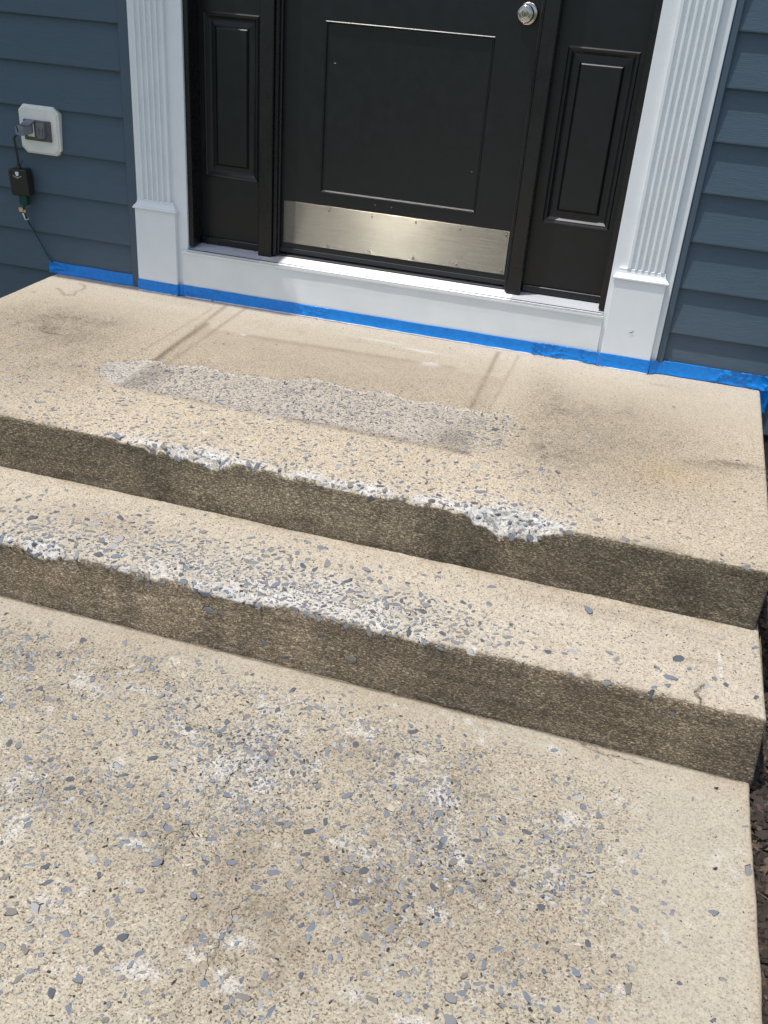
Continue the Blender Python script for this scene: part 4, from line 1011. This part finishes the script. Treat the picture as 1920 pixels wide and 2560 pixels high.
def rbox(cx, cz, hx, hz, y0, y1, rot, r=0.008):
    c, s = math.cos(rot), math.sin(rot); L = []
    for y, ins in ((y1, 0.001), (y1 - 0.002, 0), (y0 + 0.004, 0), (y0 + 0.001, 0.0015), (y0, 0.005)):
        q = []
        for sx, sz, a0 in ((1, -1, -90), (1, 1, 0), (-1, 1, 90), (-1, -1, 180)):
            for k in range(4):
                A = math.radians(a0 + 30 * k); u = sx * (hx - ins - r) + r * math.cos(A); v = sz * (hz - ins - r) + r * math.sin(A)
                q.append((cx + c * u - s * v, y, cz + s * u + c * v))
        L.append(q)
    return L
mb = MB(); mb.loft(rbox(-1.4955, 0.354, 0.0395, 0.050, -0.016, 0.0255, 0.06)); tb = mb.build('timer_box', MAT['bplastic'], tm)
mb = MB(); mb.loft([[(-1.4975 + x, y, 0.3865 + z) for x, z in ((-0.0075, 0.008), (0.0075, 0.0085), (0.0078, -0.001), (0.004, -0.007), (0.0, -0.009), (-0.004, -0.0065), (-0.0072, -0.001))] for y in (-0.0161, -0.0167)]); mb.build('shield_mark', MAT['logo'], tb)
mb = MB(); mb.loft([[(-1.4975 + x, y, 0.3765 + z) for x, z in ((-0.019, 0.004), (0, -0.0035), (0.019, 0.005), (0.019, 0.0015), (0, -0.0075), (-0.019, 0.0005))] for y in (-0.0161, -0.0167)]); mb.build('chevron_mark', MAT['logog'], tb)
mb = MB(); mb.loft(rbox(-1.493, 0.287, 0.017, 0.022, -0.006, 0.022, 0.05, 0.006)); mb.build('socket_end', MAT['green'], tm)

cd = thing('light_cord', 'thin dark green cord with small tags running down to the blue tape', 'cord', (-1.45, 0.02, 0.04))
mb = MB(); mb.tube(catmull([(-1.499, 0.010, 0.268), (-1.5035, 0.012, 0.245), (-1.500, 0.015, 0.215), (-1.487, 0.020, 0.185), (-1.468, 0.024, 0.148), (-1.448, 0.025, 0.110), (-1.428, 0.0245, 0.075), (-1.410, 0.0245, 0.049), (-1.404, 0.026, 0.042)], 8), 0.0027, 8); wire = mb.build('wire', MAT['green'], cd, True)
mb = MB(); mb.tube(catmull([(-1.489, 0.006, 0.266), (-1.497, 0.006, 0.248), (-1.4965, 0.010, 0.215), (-1.484, 0.015, 0.183)], 8), 0.0024, 8); mb.build('wire', MAT['green'], cd, True)
mb = MB(); mb.box(-1.5195, -1.5015, 0.0005, 0.0035, 0.237, 0.2535, 0.001); mb.build('paper_tag', MAT['tan'], cd)
mb = MB(); mb.box(-1.4985, -1.4905, 0.0005, 0.0030, 0.236, 0.247, 0.001); mb.build('paper_tag', MAT['tan'], cd)
mb = MB(); mb.loft([[(-1.5065, y, 0.232), (-1.500, y, 0.2335), (-1.4945, y, 0.214), (-1.4985, y, 0.212)] for y in (0.003, 0.0015)]); mb.build('warning_tag', MAT['logo'], cd)
mb = MB(); mb.tube(catmull([(-1.502, 0.006, 0.211), (-1.494, 0.003, 0.208), (-1.486, 0.006, 0.210), (-1.4845, 0.008, 0.214)], 5), 0.0013, 6); mb.build('twist_tie', MAT['logo'], cd, True)

# ------------------------------------------------------------------ painter's tape, one object per strip
def tape(label, path, z0, z1, wr=1.0, seed=0, curl=0.004, ragl=0.004, notch=None):
    """path: list of (x, y) corners along the wall; strip from z0 to z1."""
    P = [Vector((p[0], p[1], 0)) for p in path]
    L = [0]
    for q, r in zip(P[:-1], P[1:]): L.append(L[-1] + (r - q).length)
    n = max(3, int(L[-1] / 0.0035)); nz = 15
    S = np.linspace(0, L[-1], n)
    xs_ = np.interp(S, L, [p.x for p in P]); ys_ = np.interp(S, L, [p.y for p in P])
    V = []; F = []
    for i, sv in enumerate(S):
        j0 = min(np.searchsorted(L, sv, 'right') - 1, len(P) - 2); d = (P[j0 + 1] - P[j0]).normalized(); nrm = Vector((d.y, -d.x, 0))
        if nrm.y > 0: nrm = -nrm
        zt = z1 + 0.003 * (float(fbm(np.array(sv), np.array(0.), 9, 2, seed + 3)) - 0.5) * wr - (notch(xs_[i]) if notch else 0)
        zb = z0 + 0.003 * (float(fbm(np.array(sv), np.array(3.), 11, 3, seed + 5)) - 0.2)
        for k in range(nz):
            t = k / (nz - 1); z = zb + (zt - zb) * t
            # sharp diagonal creases + soft lifts
            a1 = float(fbm(np.array(sv + 0.9 * z), np.array(z * 2.2 + sv * 0.25), 26, 3, seed)); cre = max(0, 1 - abs(a1 - 0.5) * 16)
            a2 = float(fbm(np.array(sv), np.array(z), 13, 3, seed + 1)); gate = float(sstep(0.48, 0.66, fbm(np.array(sv), np.array(1.), 5, 2, seed + 2)))
            dsp = 0.0008 + wr * (0.0030 * cre * (0.15 + gate) + 0.0022 * max(0, a2 - 0.45)) + curl * (1 - t) ** 4 * (0.4 + 0.9 * float(fbm(np.array(sv), np.array(5.), 14, 2, seed + 4)))
            rag = ragl * (float(fbm(np.array(z), np.array(2.), 160, 3, seed)) - 0.5)
            edge = rag if i == 0 else (-rag if i == n - 1 else 0)
            V.append((xs_[i] + nrm.x * dsp + edge, ys_[i] + nrm.y * dsp, z))
    nfront = len(V)
    F = [(i * nz + k, (i + 1) * nz + k, (i + 1) * nz + k + 1, i * nz + k + 1) for i in range(n - 1) for k in range(nz - 1)]
    o = mesh('masking_tape', V, F, MAT['tape'], None, True)
    sm = o.modifiers.new('thickness', 'SOLIDIFY'); sm.thickness = 0.0002; sm.offset = 1
    return tag(o, label, 'tape', 'blue tape along the foot of the wall')
tape('blue tape strip on the siding under the wall outlet', [(-1.424, 0.0285), (-1.004, 0.0285)], 0.0005, 0.047, 1.6, 1, 0.006)
tape('blue tape wrapped round the foot of the plinth by the outlet', [(-1.0035, -0.0006), (-0.8298, -0.0006), (-0.8296, 0.0098), (-0.812, 0.0098)], 0.0012, 0.045, 0.8, 2)
tape('long blue tape strip along the white sill board', [(-0.8115, 0.0095), (0.605, 0.0088)], 0.0012, 0.046, 1.0, 3)
tape('short wrinkled blue tape patch bridging sill board and right plinth', [(0.585, 0.0072), (0.822, 0.0072), (0.8255, -0.0006)], 0.0012, 0.048, 1.8, 4)
tape('smooth blue tape on the foot of the plinth at the doorknob side', [(0.8258, -0.0008), (1.0035, -0.0008)], 0.0012, 0.051, 0.5, 5)
tape('blue tape strip with torn notch on the siding beyond the doorknob-side plinth', [(1.0040, 0.0020), (1.030, 0.0222), (1.05, 0.0262), (1.418, 0.0282)], 0.0012, 0.051, 1.5, 6, 0.006, 0.004,
     lambda x: 0.011 * math.exp(-((x - 1.038) / 0.009) ** 4))
o = tape('blue tape tail hanging down the siding past the landing corner', [(1.389, 0.0265), (1.424, 0.0268)], -0.085, 0.012, 1.2, 7, 0.001)

# caulk bead showing below the tape
def bead(x0, x1, y, seed, label):
    pts = [(x, y + 0.0012 * math.sin(x * 60 + seed), 0.0018) for x in np.linspace(x0, x1, int((x1 - x0) / 0.012) + 2)]
    r = [0.0010 + 0.0022 * float(fbm(np.array(p[0]), np.array(1.), 22, 3, seed)) for p in pts]
    mb = MB(); mb.tube(pts, r, 6)
    tag(mb.build('caulk_bead', MAT['caulk'], None, True), label, 'caulk', 'white caulk under the tape')
bead(-1.002, -0.832, -0.0052, 3, 'thin white caulk line under the tape at the outlet-side plinth')
bead(-0.80, 0.80, 0.0040, 5, 'thin white caulk line under the tape along the sill board')
bead(0.832, 1.002, -0.0055, 7, 'thin white caulk line under the tape at the doorknob-side plinth')

# ------------------------------------------------------------------ small debris
def crumb(x, y, z, L, w, seed, mat, label, group, vertical=False, name='debris'):
    r = np.random.default_rng(seed); a = r.uniform(-0.6, 0.6); n = 6; loops = []
    for k in range(n):
        t = k / (n - 1) * 2 - 1; wd = w * max(0.15, (1 - t * t)) * r.uniform(0.8, 1.2); bend = 0.25 * L * (t * t - 0.4)
        cxx = t * L * math.cos(a) - bend * math.sin(a); cyy = t * L * math.sin(a) + bend * math.cos(a)
        lift = 0.0012 + 0.0015 * abs(t) * r.random()
        ring_ = [(0, wd, 0), (0, 0, wd * 0.5), (0, -wd, 0), (0, 0, -wd * 0.25)]
        q = []
        for _, dy, dz in ring_:
            if vertical: q.append((x + cxx - dy * math.sin(a), y - lift - max(dz, -lift * 0.8), z + cyy + dy * math.cos(a)))
            else: q.append((x + cxx - dy * math.sin(a), y + cyy + dy * math.cos(a), z + lift + dz))
        loops.append(q)
    mb = MB(); mb.loft(loops)
    tag(mb.build(name, mat, None), label, 'debris', group)
crumb(0.919, 0.0, 0.141, 0.010, 0.0016, 4, MAT['rust'], 'tiny red brown bit stuck to the white plinth face', None, True)
for k, (x, y) in enumerate([(-0.605, -0.303), (-0.439, -0.421), (-0.471, -0.429), (-0.47, -0.319), (-0.327, -0.416), (-0.274, -0.34), (-0.873, -0.37), (-0.119, -0.059), (0.115, -0.182), (0.299, -0.078), (0.266, -0.498), (1.082, -0.527), (1.102, -0.279), (-1.322, -0.237)]):
    crumb(x, y, 0.0015, 0.0035 + 0.004 * random.random(), 0.0018, 20 + k, MAT['debris'], 'tiny dark brown crumb lying on the concrete landing', 'dark crumbs on the landing', name='crumb')
for k, (x, y) in enumerate([(1.305, -1.626), (1.30, -1.86), (0.86, -2.05)]):
    crumb(x, y, ZW + 0.002, 0.006, 0.0026, 50 + k, MAT['debris'], 'small dark crumb lying on the concrete walkway', 'dark crumbs on the walkway', name='crumb')

# ------------------------------------------------------------------ move every Empty to its thing's base, keeping the parts where they are
for o in list(COL.objects):
    if o.type == 'EMPTY' and 'base' in o:
        loc = Vector(o['base'][:]); del o['base']
        for ch in o.children: ch.matrix_parent_inverse = Matrix.Translation(-loc)
        o.location = loc
